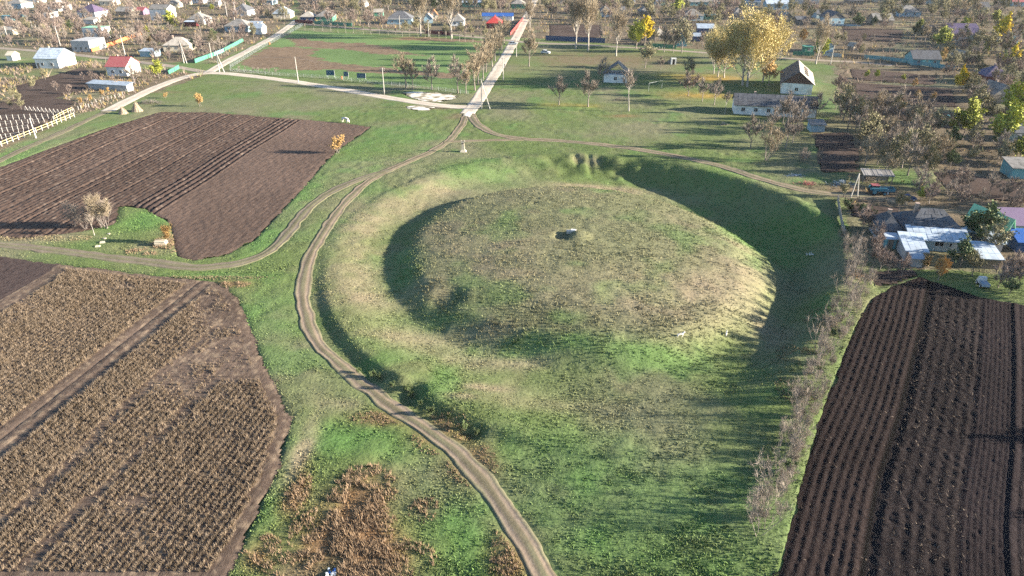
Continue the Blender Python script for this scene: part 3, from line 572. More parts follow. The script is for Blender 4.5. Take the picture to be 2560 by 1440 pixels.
        for q in range(chim):
            x = (-.25 + .5 * q) * wd if wd > depth or roof == 'gx' else .05 * wd; y = .12 * depth; zt = wh + rise + (.5 if roof != 'flat' else .8)
            ch = MB().box(x - .28, x + .28, y - .28, y + .28, wh + rise * .35, zt); ch.box(x - .34, x + .34, y - .34, y + .34, zt, zt + .1); ch.build('chimney', M_chim, r if r else root)
    wz = min(1.0, wh * .35); wht = min(1.15, wh - wz - .4)
    for i in range(win):
        x = -hw + wd * (i + .7) / (win + .4); window(root, x, -hd, wz, min(1.1, wd / (win * 2.0)), wht, 'y')
    for i in range(side):
        y = -hd + depth * (i + .6) / (side + .2); window(root, hw, y, wz, min(1.0, depth / (side * 2.2)), wht, 'x')
    if door:
        x = -hw + wd * door; d = MB().box(x - .45, x + .45, -hd - .05, -hd + .02, .05, min(2.05, wh - .15)).build('door', M_turq if door > .5 else M_wood, root); MB().box(x + .3, x + .36, -hd - .1, -hd - .04, 1, 1.1).build('handle', M_wire, d)
    return root
H = house
# --- rows of the village, from the gabled houses by the vineyard outwards
H(92, 150, 171, 10.5, 3.7, 'gx', 2.9, M_bslate, M_white, 'white gabled house with a weathered grey slate roof and turquoise door', 'the white gabled slate house', rot=-4, win=2, side=0, door=.1, lay=(8, 5, M_silver))
H(269, 320, 190, 9.0, 3.4, 'gx', 2.6, M_dred, M_white, 'white gabled house with a faded red roof', 'the faded red roof', rot=-4, win=2, side=2)
H(212, 328, 226, 3.0, 2.0, 'shed', .4, M_bslate, M_brick, 'long low grey shed below the faded red roofed house', 'the long low grey shed', rot=-14, chim=0, win=0, side=0, cat='shed', name='shed')
u = H(181, 229, 130, 11.0, 4.6, 'none', 0, M_slate, M_brick, 'roofless unfinished grey block house behind the orange fence', 'the roofless block house', rot=-6, chim=0, win=3, side=4)
H(210, 262, 100, 6.5, 5.4, 'flat', .3, M_mint, M_white, 'white block house under a flat mint green roof', 'the mint green roof', rot=-6, chim=0, win=0, side=3, over=.15)
H(412, 474, 129, 9.0, 2.7, 'hip', 2.7, M_slateb, M_cream, 'cream house with a pale beige hipped roof beside the crossroads', 'the beige hipped house', rot=4, win=1, side=2)
H(350, 390, 142, 4.0, 2.2, 'shed', .5, M_bslate, M_bluew, 'small dark shed with a blue door in the bare garden', None, rot=-8, chim=0, win=0, side=0, door=.6, cat='shed', name='shed')
H(378, 422, 51, 9.5, 6.0, 'gx', 1.9, M_slate, M_white, 'tall two storey white house with a grey gabled roof', 'the two storey white house', rot=-5, win=2, side=2)
H(192, 244, 44, 11.0, 3.2, 'hip', 3.6, M_purple, M_white, 'white house with a dark purple hipped roof', 'the dark purple hipped roof', rot=-12, win=2, side=2)
H(118, 150, 28, 11.0, 3.0, 'hip', 2.8, M_slateb, M_white, 'white house with a broad beige slate roof behind the wooden sheds', 'the broad beige slate roof', rot=-12, win=1, side=2)
H(14, 58, 22, 10.0, 3.2, 'hip', 2.2, M_slate, M_bluew, 'blue walled house with a grey hipped roof', 'the blue walled house', rot=-8, win=2, side=2)
H(470, 512, 62, 10.0, 2.9, 'hip', 3.0, M_slate, M_white, 'white house with a dark grey hipped roof and a pale awning', 'the house with the pale awning', rot=-3, win=1, side=1)
H(462, 492, 66, 3.0, 2.3, 'shed', .2, M_silver, M_dredf, 'pale flat awning on a dark red porch', None, rot=-3, chim=0, win=0, side=0, cat='porch', name='porch')
H(562, 622, 80, 10.0, 2.8, 'hip', 3.0, M_slate, M_bluew, 'grey hipped house with a blue shaded veranda', 'the blue veranda house', rot=-3, win=4, side=1)
H(610, 648, 78, 6.0, 2.8, 'shed', 1.2, M_bslate, M_white, 'bluish sheet roofed annex with a white wall', None, rot=-5, chim=0, win=3, side=0, cat='annex', name='annex')
H(584, 620, 40, 11.0, 3.0, 'hip', 3.2, M_dslate, M_white, 'white house with a dark slate hipped roof', 'the dark slate hipped roof', rot=-6, win=1, side=3)
H(520, 548, 17, 8.0, 3.0, 'gx', 2.0, M_slateb, M_cream, 'cream cottage half hidden by bare trees', None, rot=-6, win=1, side=2)
H(634, 656, 86, 5.5, 3.0, 'gx', 1.8, M_bslate, M_white, 'small white gabled house at the corner of the side street', 'the white corner gable', rot=-8, win=0, side=1)
H(684, 726, 46, 9.5, 2.7, 'hip', 3.7, M_bslate, M_cream, 'cream house under a tall bluish pyramid roof', 'the bluish pyramid roof', rot=2, win=2, side=2)
H(790, 832, 54, 9.5, 2.7, 'hip', 3.0, M_slate, M_greenp, 'green walled house with a grey hipped roof', 'the green walled house', rot=0, win=2, side=1)
H(752, 786, 54, 7.5, 2.6, 'hip', 2.4, M_slateb, M_navy, 'low house with a brown hipped roof behind the dark red fence', None, rot=0, win=1, side=1)
H(968, 1030, 61, 10.5, 2.9, 'hip', 3.5, M_dslate, M_bluew, 'large grey house with a white trimmed hipped roof', 'the white trimmed hipped roof', rot=0, win=3, side=1, trim=M_white)
H(936, 958, 41, 5.0, 2.4, 'gx', 1.4, M_slateb, M_greenp, 'little green summer kitchen with a beige roof', None, rot=5, chim=0, win=1, side=1, cat='shed', name='shed')
H(1060, 1082, 58, 8.0, 2.5, 'gy', 2.4, M_slateb, M_bluew, 'beige gabled house behind the tall bare poplar', 'the beige gabled house', rot=6, win=1, side=1)
H(1078, 1094, 48, 6.0, 2.6, 'gy', 2.2, M_orange, M_cream, 'orange tiled annex beside the beige gable', None, rot=6, chim=0, win=1, side=1, cat='annex', name='annex')
H(1128, 1160, 65, 9.5, 2.6, 'hip', 3.3, M_slate, M_white, 'white house with a grey hipped roof between the two poplars', 'the house between the poplars', rot=0, win=2, side=2)
H(1216, 1254, 71, 9.0, 2.7, 'hip', 3.0, M_red, M_dredf, 'house with a bright red hipped roof', 'the bright red roof', rot=-3, win=2, side=1)
H(1206, 1282, 52, 4.5, 2.6, 'gx', 1.3, M_blue, M_white, 'long shed with a blue roof behind the bright red roof', None, rot=-3, chim=0, win=0, side=0, cat='shed', name='shed')
H(1156, 1204, 18, 12.0, 3.0, 'shed', 2.0, M_silver, M_greenp, 'long building under a bright pale sheet roof', 'the bright pale sheet roof', rot=0, chim=0, win=3, side=0)
H(1278, 1312, 22, 10.0, 3.0, 'hip', 2.6, M_slate, M_greenp, 'grey roofed house with a dark green wall by the street', 'the grey roof by the street', rot=-3, win=2, side=1)
H(1500, 1530, 42, 9.5, 2.8, 'hip', 3.0, M_slate, M_bluew, 'grey hipped house behind the vase shaped trees', 'the grey hipped park house', rot=2, win=2, side=1)
H(1546, 1562, 36, 6.0, 2.6, 'gx', 1.5, M_dslate, M_cream, 'dark cottage with a cream gable end', None, rot=4, chim=0, win=1, side=1, cat='cottage', name='cottage')
H(1600, 1638, 40, 10.0, 2.6, 'hip', 3.2, M_slate, M_wood, 'grey pyramid roofed house above the yellow tree', 'the grey pyramid roof', rot=0, win=2, side=1)
H(1638, 1662, 14, 5.0, 2.6, 'flat', .2, M_silver, M_turq, 'small turquoise kiosk with a white flat roof', None, rot=0, chim=0, win=1, side=0, cat='kiosk', name='kiosk')
H(1708, 1758, 52, 10.0, 2.8, 'hip', 3.0, M_slate, M_bluew, 'grey slate house beside the turquoise lean-to', 'the slate house with the lean-to', rot=0, win=3, side=1)
H(1764, 1798, 49, 4.0, 2.2, 'shed', .3, M_turq, M_greenp, 'turquoise lean-to beside a grey slate house', None, rot=0, chim=0, win=0, side=0, cat='lean-to', name='lean_to')
H(1718, 1800, 14, 5.0, 2.4, 'gx', 1.3, M_slate, M_turq, 'long turquoise shed with a grey roof', None, rot=0, chim=0, win=2, side=0, cat='shed', name='shed')
H(1832, 1860, 48, 9.0, 2.7, 'hip', 3.2, M_slate, M_brick, 'steep grey roofed house behind the golden trees', 'the steep grey roof', rot=0, win=1, side=1)
H(1636, 1664, 102, 6.5, 2.5, 'hip', 2.8, M_slateb, M_wood, 'brown roofed cottage behind the bright yellow tree', 'the brown cottage', rot=6, win=1, side=1, cat='cottage', name='cottage')
H(1692, 1716, 116, 5.0, 3.2, 'gy', 2.2, M_slate, M_turq, 'grey boarded hut with a turquoise wall under dark trees', None, rot=0, chim=0, win=0, side=0, cat='hut', name='hut')
H(1744, 1786, 84, 6.0, 2.5, 'shed', 1.3, M_bslate, M_navy, 'dark blue outbuilding with a curved sheet roof', None, rot=-6, chim=0, win=0, side=0, cat='outbuilding', name='outbuilding')
H(1734, 1752, 104, 5.0, 2.3, 'shed', .8, M_bslate, M_navy, 'small sheet roofed store beside the goldening trees', None, rot=-6, chim=0, win=0, side=0, cat='store', name='store')
H(1916, 1972, 24, 9.0, 3.4, 'gx', 1.8, M_silver, M_bluew, 'long pale blue building with a white roof', 'the long pale blue building', rot=-2, win=4, side=1, chim=0)
H(1978, 2046, 10, 6.0, 2.6, 'shed', .9, M_bslate, M_brick, 'low range of grey stores beyond the pale blue building', None, rot=-3, chim=0, win=0, side=0, cat='store', name='store')
H(2070, 2110, 63, 12.0, 3.6, 'gy', 3.0, M_dslate, M_bluew, 'grey gable fronted house with white framed windows', 'the gable fronted house', rot=4, win=2, side=1, gable=M_slate)
H(2040, 2068, 46, 7.0, 2.6, 'gx', 1.6, M_dslate, M_bluew, 'dark wing beside the gable fronted house', None, rot=4, chim=0, win=1, side=0, cat='annex', name='annex')
H(1952, 1984, 58, 9.0, 2.6, 'gy', 2.8, M_slate, M_wood, 'grey steep roofed cottage behind pale bare trees', 'the steep cottage', rot=4, win=1, side=0, cat='cottage', name='cottage')
H(1992, 2018, 60, 4.0, 2.3, 'shed', 1.1, M_dslate, M_wood, 'small dark slate shed between two cottages', None, rot=0, chim=0, win=0, side=0, cat='shed', name='shed')
H(2184, 2232, 64, 9.5, 2.8, 'gx', 2.8, M_slate, M_wood, 'brown grey house with a pale edged gable roof', 'the pale edged gable roof', rot=0, win=2, side=0)
H(2248, 2300, 42, 10.0, 2.7, 'hip', 3.2, M_slate, M_bluew, 'grey hipped house among olive trees', 'the hipped house among olive trees', rot=-2, win=2, side=1)
H(2382, 2448, 103, 10.5, 3.0, 'shed', 3.4, M_purple, M_bluew, 'barn with a wide purple sheet roof', 'the wide purple roof', rot=-10, chim=0, win=0, side=0, cat='barn', name='barn')
H(2398, 2424, 116, 4.0, 2.2, 'gy', 1.4, M_slateb, M_wood, 'small shed with a pale ridge below the purple barn', None, rot=-6, chim=0, win=0, side=0, cat='shed', name='shed')
H(2312, 2344, 90, 7.0, 2.4, 'gy', 2.2, M_dslate, M_wood, 'dark gabled hut among green trees', None, rot=4, chim=0, win=0, side=0, cat='hut', name='hut')
H(2518, 2544, 108, 7.5, 2.5, 'gy', 2.4, M_dslate, M_turq, 'dark roofed hut with a turquoise wall beside the yellow tree', 'the turquoise hut', rot=4, chim=0, win=0, side=0, cat='hut', name='hut')
H(2282, 2346, 164, 8.5, 2.5, 'gx', 2.5, M_dslate, M_turq, 'turquoise house with a dark roof behind the long turquoise fence', 'the turquoise house', rot=-6, win=3, side=1)
H(2394, 2420, 155, 6.0, 2.3, 'gy', 1.8, M_slate, M_wood, 'grey shed with a white board leaning on it', None, rot=4, chim=0, win=0, side=0, cat='shed', name='shed')
H(2462, 2520, 212, 8.5, 2.9, 'hip', 2.8, M_purple, M_dredf, 'house with a dark violet hipped roof', 'the dark violet roof', rot=-6, win=1, side=1)
H(2478, 2530, 258, 8.5, 2.6, 'gy', 2.8, M_slate, M_wood, 'grey gable house with a red edged roof', 'the red edged gable', rot=2, win=1, side=0, gable=M_slate)
H(2055, 2082, 131, 7.0, 2.4, 'gy', 2.3, M_dslate, M_bluew, 'small dark gabled cottage behind the grey street fence', 'the dark gabled cottage', rot=6, win=1, side=0, cat='cottage', name='cottage')
H(2012, 2032, 132, 4.0, 2.4, 'flat', .2, M_greenp, M_greenp, 'green garden pavilion behind the green fence', None, rot=0, chim=0, win=1, side=0, cat='pavilion', name='pavilion')
H(2130, 2144, 126, 3.0, 1.9, 'gy', 1.2, M_slateb, M_wood, 'tiny leaning hut with a pale roof in the garden', None, rot=30, chim=0, win=0, side=0, cat='hut', name='hut')
# the last roofs along the upper edge of the village
for xl, xr, yb, d, rf_, rm_, wm_, lab in [(60, 96, 8, 9, 'hip', M_dslate, M_white, 'white house with a dark hipped roof at the upper village end'), (250, 284, 14, 9, 'gx', M_slateb, M_cream, 'cream gabled house behind the dark purple roof'), (420, 446, 20, 8, 'hip', M_slate, M_cream, 'cream hipped house behind the two storey house'), (480, 510, 8, 8, 'gx', M_dred, M_white, 'white house with a dull red gabled roof up the slope'),
    (656, 682, 12, 8, 'hip', M_slateb, M_bluew, 'blue cottage with a pale hipped roof behind the pyramid roof'), (770, 800, 12, 9, 'gx', M_dslate, M_wood, 'dark barn beyond the green walled house'), (880, 912, 18, 9, 'hip', M_slate, M_white, 'white hipped house among purplish trees above the upper street'), (1016, 1044, 10, 8, 'gx', M_bslate, M_turq, 'turquoise cottage with a bluish roof behind the poplar'), (1090, 1118, 8, 8, 'hip', M_slateb, M_cream, 'cream hipped cottage between poplar crowns'),
    (1380, 1412, 10, 9, 'hip', M_slate, M_wood, 'grey hipped house beyond the brown plot'), (1440, 1470, 6, 8, 'gx', M_dred, M_cream, 'cream house with a dull red roof beyond the brown plot'), (1560, 1588, 8, 8, 'hip', M_dslate, M_white, 'white house with a dark roof above the grey pyramid roof'), (1868, 1900, 16, 8, 'gx', M_bslate, M_bluew, 'bluish barn beside the long pale blue building'), (2120, 2156, 12, 9, 'hip', M_dslate, M_wood, 'dark hipped house beyond the gable fronted house'), (2190, 2222, 6, 8, 'gx', M_slateb, M_cream, 'cream gabled house at the wood edge'), (2330, 2360, 12, 8, 'hip', M_slate, M_bluew, 'blue hipped cottage inside the far wood'), (2440, 2472, 30, 8, 'gx', M_dslate, M_cream, 'cream cottage with a dark roof inside the far wood'), (2530, 2560, 16, 8, 'gx', M_dred, M_bluew, 'blue cottage with a dull red roof at the far wood end')]:
    H(xl, xr, yb, d, 2.8, rf_, 2.6, rm_, wm_, lab, None, rot=rnd.uniform(-8, 4), win=2, side=2)
# sheds in the back yards of the upper village
H(0, 42, 86, 4.0, 2.3, 'shed', .8, M_slateb, M_cream, 'long cream shed with a brick edged roof', 'the long cream shed', rot=-14, chim=0, win=0, side=0, cat='shed', name='shed', back=-1)
H(5, 31, 52, 3.0, 2.5, 'flat', .2, M_turq, M_turq, 'turquoise freight box in a yard', None, rot=-4, chim=0, win=0, side=0, cat='container', name='container')
H(46, 58, 42, 3.0, 2.3, 'shed', .4, M_slateb, M_turq, 'turquoise hut beside dark sheds', None, rot=-8, chim=0, win=0, side=0, cat='hut', name='hut')
H(108, 122, 45, 7.0, 2.4, 'shed', .5, M_slateb, M_white, 'white walled outbuilding with a small doorway', None, rot=-20, chim=0, win=0, side=1, cat='outbuilding', name='outbuilding')
H(206, 240, 60, 4.5, 2.2, 'shed', .8, M_slateb, M_white, 'whitewashed shed with a brown roof below the purple house', None, rot=-18, chim=0, win=0, side=1, cat='shed', name='shed')
H(290, 330, 40, 8.0, 2.6, 'gx', 2.0, M_slate, M_wood, 'grey slate barn between two white houses', 'the grey slate barn', rot=-6, chim=0, win=0, side=0, cat='barn', name='barn')
H(340, 360, 38, 6.0, 2.6, 'gx', 1.6, M_dred, M_violet, 'pink walled cottage with a brick edged roof', None, rot=-8, chim=0, win=1, side=1, cat='cottage', name='cottage')
H(450, 474, 12, 4.0, 2.4, 'shed', .6, M_orange, M_cream, 'small orange roofed shed far up the village', None, rot=-4, chim=0, win=0, side=0, cat='shed', name='shed')
H(18, 34, 152, 4.0, 2.2, 'gx', 1.2, M_cream, M_white, 'white bulk store beside the gabled slate house', None, rot=-6, chim=0, win=0, side=0, cat='store', name='store')
# --- farm with the two barns
b1 = H(1952, 2026, 236, 21.0, 3.4, 'gy', 3.7, M_dslate, M_white, 'long barn with a slate roof painted lit cream and shaded dark and brown boarded gable', 'the cream slate barn', rot=-19, chim=0, win=1, side=0, gable=M_brown, over=.5, trim=None)
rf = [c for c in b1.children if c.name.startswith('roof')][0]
hw_, hd_ = 74 / SC(236) / 2 + .5, 11.0; sheets(rf, [(hw_, -hd_, 3.24), (hw_, hd_, 3.24), (.05, hd_, 7.2), (.05, -hd_, 7.2)], 10, 4, M_slateb); sheets(rf, [(-hw_, hd_, 3.24), (-hw_, -hd_, 3.24), (-.05, -hd_, 7.2), (-.05, hd_, 7.2)], 10, 4, M_dslate)  # sunward slope given paler sheets, shaded slope darker ones: light in the colour
for i in range(4): MB().hexa([(1.9, -6 + i * 3.6, 5.2), (3.2, -6 + i * 3.6, 4.3), (3.2, -5 + i * 3.6, 4.3), (1.9, -5 + i * 3.6, 5.2), (1.9, -6 + i * 3.6, 6.3), (3.2, -6 + i * 3.6, 5.3), (3.2, -5 + i * 3.6, 5.3), (1.9, -5 + i * 3.6, 6.3)]).build('roof_vent', M_wood, rf)
g_ = [c for c in b1.children if c.name.startswith('gable')][0]; MB().box(-.25, .25, -10.62, -10.5, 4.6, 5.9).build('loft_door', M_barkd, g_)
H(1838, 2032, 290, 8.0, 2.9, 'gx', 2.3, M_dslate, M_white, 'long whitewashed barn with a blue grey slate roof', 'the long whitewashed barn', rot=-12, chim=1, win=6, side=1, lay=(18, 3, M_dslate), over=.4)
H(2026, 2060, 330, 3.5, 1.9, 'shed', .5, M_slate, M_bluew, 'low stone pen below the long whitewashed barn', None, rot=-6, chim=0, win=0, side=0, cat='pen', name='pen')
# --- roofless park house
r1 = H(1509, 1567, 207, 8.5, 2.7, 'none', 0, M_dslate, M_white, 'derelict white hut with a broken slate roof in the park', 'the derelict white hut', rot=-10, chim=0, win=1, side=0, cat='hut', name='hut')
W2, D2 = 58 / SC(207) / 2, 4.25
rr = MB(); slab(rr, [(-W2 - .5, D2 + .4, 2.6), (-W2 - .5, -D2 + 1.2, 2.6), (.4, -D2 + 1.4, 6.2), (.4, D2 + .4, 6.2)]); rr = rr.build('roof', M_dslate, r1)
sheets(rr, [(W2 + .6, -D2 - .3, 2.7), (W2 + .6, D2 + .4, 2.7), (.42, D2 + .4, 6.25), (.42, -D2 + 1.4, 6.25)], 7, 4, M_slate)
for i in range(8): MB().tube([(.3 + i * .03, -D2 + .6 + i * .2, 6.0 - i * .05), (-W2 + .2, -D2 + .2 + i * .35, 2.7)] if i % 2 else [(.5, -D2 + .3 + i * .1, 5.9 - i * .35), (W2 - .2 - i * .2, -D2 - .1, 3.0)], .07, 4).build('rafter', M_wood, rr)
# --- whitewashed cellar mouth
g = G(1683, 161); t = empty('cellar_entrance', g); tag(t, 'small whitewashed cellar entrance with a dark doorway in the park', 'cellar'); LM.append((g.x, g.y, 'the cellar entrance'))
MB().box(-1, -.5, -.5, .6, 0, 2).box(.5, 1, -.5, .6, 0, 2).box(-1, 1, -.49, .6, 2, 2.4).build('surround', M_white, t); MB().box(-.5, .5, .1, .5, 0, 2).build('doorway', M_barkd, t)
MB().poly([(-1, .6, 0), (1, .6, 0), (1, .6, 2.3), (-1, .6, 2.3), (-1.6, 5.5, 0), (1.6, 5.5, 0)], ((0, 1, 2, 3)[::-1], (3, 2, 5, 4), (0, 3, 4), (1, 5, 2))).build('earth_cover', M_wood, t)
# --- farm cottage at the ring's edge
h1 = H(2268, 2390, 618, 8.0, 2.9, 'hip', 2.7, M_dslate, M_bluew, 'long pale blue house with a dark slate hipped roof', 'the long blue house', rot=-9, chim=1, win=0, side=0, over=.5)
rf = [c for c in h1.children if c.name.startswith('roof')][0]; W_ = (G(2390, 618) - G(2268, 618)).length / 2
sheets(rf, [(-W_ - .5, -4.5, 2.87), (W_ + .5, -4.5, 2.87), (W_ * .42, -.05, 5.65), (-W_ * .42, -.05, 5.65)], 9, 4, M_dslate)
v = MB(); v.hexa([(-W_ - .6, -6.7, 2.25), (W_ + .5, -6.7, 2.25), (W_ + .5, -3.1, 3.55), (-W_ - .6, -3.1, 3.55), (-W_ - .6, -6.7, 2.33), (W_ + .5, -6.7, 2.33), (W_ + .5, -3.1, 3.63), (-W_ - .6, -3.1, 3.63)]); vr = v.build('veranda_roof', M_silver, h1); sheets(vr, [(-W_ - .6, -6.72, 2.35), (W_ + .5, -6.72, 2.35), (W_ + .5, -3.1, 3.65), (-W_ - .6, -3.1, 3.65)], 10, 2, M_silver)
MB().box(-W_ + .05, W_ - .05, -5.6, -4.0, 0, 2.3).build('veranda_wall', M_bluew, h1); window(h1, .3, -5.6, .95, 1.5, 1.1, 'y'); window(h1, W_ - 2.0, -5.6, .9, .9, .8, 'y'); MB().box(W_ * .55, W_ * .55 + .8, -5.66, -5.58, .05, 1.9).build('door', M_frame, h1)
for i in range(7): MB().box(W_ * -.1 + i * .34, W_ * -.1 + i * .34 + .06, -5.72, -5.6, .3, .75).build('baluster', M_frame, h1)
H(2262, 2306, 655, 5.2, 2.0, 'shed', .9, M_silver, M_brick, 'pale corrugated lean-to in front of the long blue house', 'the corrugated lean-to', rot=-12, chim=0, win=0, side=0, lay=(4, 3, M_silver), cat='lean-to', name='lean_to')
H(2278, 2302, 668, 2.0, 1.6, 'shed', .3, M_bslate, M_brick, 'small flat store at the end of the corrugated lean-to', None, rot=-12, chim=0, win=0, side=0, cat='store', name='store')
H(2196, 2244, 606, 5.5, 2.5, 'hip', 1.9, M_dslate, M_brick, 'dark grey shed with a pale edged hipped roof beside the blue house', 'the grey hip shed', rot=-10, chim=1, win=2, side=0, lay=(5, 2), cat='shed', name='shed')
H(2214, 2236, 622, 1.6, 1.9, 'shed', .2, M_silver, M_turq, 'tiny turquoise privy below the grey hip shed', None, rot=-8, chim=0, win=0, side=0, door=.4, cat='privy', name='privy')
H(2498, 2524, 612, 7.5, 2.6, 'gy', 2.2, M_mint, M_bluew, 'house with a pale green sheet roof', 'the pale green roof', rot=18, chim=0, win=1, side=0)
H(2528, 2590, 600, 6.0, 2.8, 'shed', .8, M_violet, M_brick, 'shed with a violet sheet roof', None, rot=-4, chim=0, win=0, side=0, cat='shed', name='shed')
H(2540, 2600, 632, 3.0, 2.0, 'shed', .9, M_blue, M_navy, 'pen covered by a blue tarpaulin', None, rot=-6, chim=0, win=0, side=0, cat='pen', name='pen')
H(2448, 2494, 672, 4.5, 1.8, 'shed', .8, M_bslate, M_wood, 'patched grey shed of loose sheets', 'the patched shed', rot=-8, chim=0, win=0, side=0, lay=(4, 3, M_silver), cat='shed', name='shed')
H(2470, 2500, 632, 3.2, 1.9, 'shed', .7, M_bslate, M_brick, 'grey sheet covered coop below the pale green roof', None, rot=-8, chim=0, win=0, side=0, lay=(3, 2, M_bslate), cat='coop', name='coop')
H(2528, 2600, 448, 5.0, 2.4, 'shed', .8, M_slate, M_turq, 'grey flat roofed store with a turquoise wall', 'the grey flat store', rot=-8, chim=0, win=0, side=0, cat='store', name='store')
H(2532, 2600, 356, 6.0, 2.5, 'hip', 2.0, M_dslate, M_bluew, 'house with a dark roof among yellow trees', 'the dark roof among yellow trees', rot=-6, win=1, side=0)
H(2556, 2600, 376, 3.0, 3.0, 'flat', .2, M_dslate, M_bluew, 'small block with a white window frame under yellow leaves', None, rot=0, chim=0, win=1, side=0, cat='block', name='outbuilding')
#PART4
# ------------------------------------------------------------------ trees
def limb(r, p, d, L, n, bend, up):
    """a wobbling polyline"""
    P = [p.copy()]; d = d.normalized()
    for i in range(n):
        d = (d + Vector((r.uniform(-1, 1), r.uniform(-1, 1), r.uniform(-.6, 1))) * bend + Vector((0, 0, up))).normalized(); P.append(P[-1] + d * (L / n))
    return P
def gen(seed, h, kind):
    """meshes (trunk with limbs, crown) of a tree h metres tall"""
    r = random.Random(seed); K = dict(base=.22, nl=11, ang=(.6, 1.15), lf=.55, sub=7, tw=13, tl=1.0, twd=.050, stems=1, up=.10, leaf=0, ls=.22, tr=.022, top=.62, bend=.22)
    K.update(kind); tb, cb = MB(), MB(); tips = []
    for s in range(K['stems']):
        p0 = Vector((0, 0, -.1)) if K['stems'] == 1 else Vector((r.uniform(-.25, .25), r.uniform(-.25, .25), -.1)); d0 = Vector((r.uniform(-.08, .08), r.uniform(-.08, .08), 1)) if K['stems'] == 1 else Vector((r.uniform(-.6, .6), r.uniform(-.6, .6), 1))
        hh = h * r.uniform(.75, 1.0) if K['stems'] > 1 else h; T = limb(r, p0, d0, hh * K['top'], 5, .07 if K['stems'] == 1 else .12, .05); r0 = hh * K['tr'] * (1 if K['stems'] == 1 else .55)
        tb.tube(T, [r0 * (1.25 if i == 0 else 1 - .72 * i / 5) for i in range(6)], 6 if h > 8 else 5, False); ls = [T[-1]]
        nl = K['nl'] if K['stems'] == 1 else max(3, K['nl'] // K['stems'] + 2)
        for i in range(nl):
            f = K['base'] / K['top'] + (1 - K['base'] / K['top']) * ((i + r.random()) / nl) if i < nl - 2 else 1.0; f = min(f, .999) * 5; k = int(f); p = T[k].lerp(T[k + 1], f - k)
            az = i * 2.4 + r.uniform(-.5, .5); an = r.uniform(*K['ang']) * (1.0 if i < nl - 2 else .35); d = Vector((math.cos(az) * math.sin(an), math.sin(az) * math.sin(an), math.cos(an)))
            L = hh * K['lf'] * (1 - .45 * (f / 5)) * r.uniform(.8, 1.15) * (1.25 if i >= nl - 2 else 1); Q = limb(r, p, d, L, 4, K['bend'] * .6, K['up']); rl = r0 * .42 * (1 - .4 * f / 5)
            tb.tube(Q, [rl * (1 - .8 * j / 4) for j in range(5)], 4, False)
            for j in range(K['sub']):
                g = r.uniform(.25, 1.0) * 3.99; k = int(g); q = Q[k].lerp(Q[k + 1], g - k); d2 = (Q[k + 1] - Q[k]).normalized() + Vector((r.uniform(-1, 1), r.uniform(-1, 1), r.uniform(-.3, .8))) * .75
                S = limb(r, q, d2, L * r.uniform(.25, .5), 3, K['bend'], K['up']); rs = rl * .35
                (tb if K['leaf'] else cb).tube(S, [rs, rs * .7, rs * .45, rs * .2], 3, False)
                for m in range(K['tw']):
                    g2 = r.uniform(.1, 1) * 2.99; k2 = int(g2); t0 = S[k2].lerp(S[k2 + 1], g2 - k2); dd = ((S[k2 + 1] - S[k2]).normalized() + Vector((r.uniform(-1, 1), r.uniform(-1, 1), r.uniform(-.6, 1))) * .9).normalized(); tl = K['tl'] * r.uniform(.5, 1.3)
                    sd_ = dd.cross(Vector((r.uniform(-1, 1), r.uniform(-1, 1), r.uniform(-1, 1)))).normalized() * K['twd'] * r.uniform(.5, 1.1)
                    e = t0 + dd * tl; tips.append((t0, e)); n = len(cb.v)
                    if not K['leaf'] or r.random() < .5: cb.v += [tuple(t0 - sd_), tuple(t0 + sd_), tuple(e)]; cb.f.append((n, n + 1, n + 2))
    for i in range(K['leaf']):
        t0, e = r.choice(tips); p = t0.lerp(e, r.random()) + Vector((r.gauss(0, .18), r.gauss(0, .18), r.gauss(0, .18))) * K['tl']; a = Vector((r.gauss(0, 1), r.gauss(0, 1), r.gauss(0, 1))).normalized(); b = a.orthogonal().normalized() * K['ls'] * r.uniform(.6, 1.3); a = a * K['ls'] * r.uniform(.6, 1.3); n = len(cb.v)
        cb.v += [tuple(p - a), tuple(p + b * .7), tuple(p + a), tuple(p - b * .7)]; cb.f.append((n, n + 1, n + 2, n + 3))
    return tb, cb
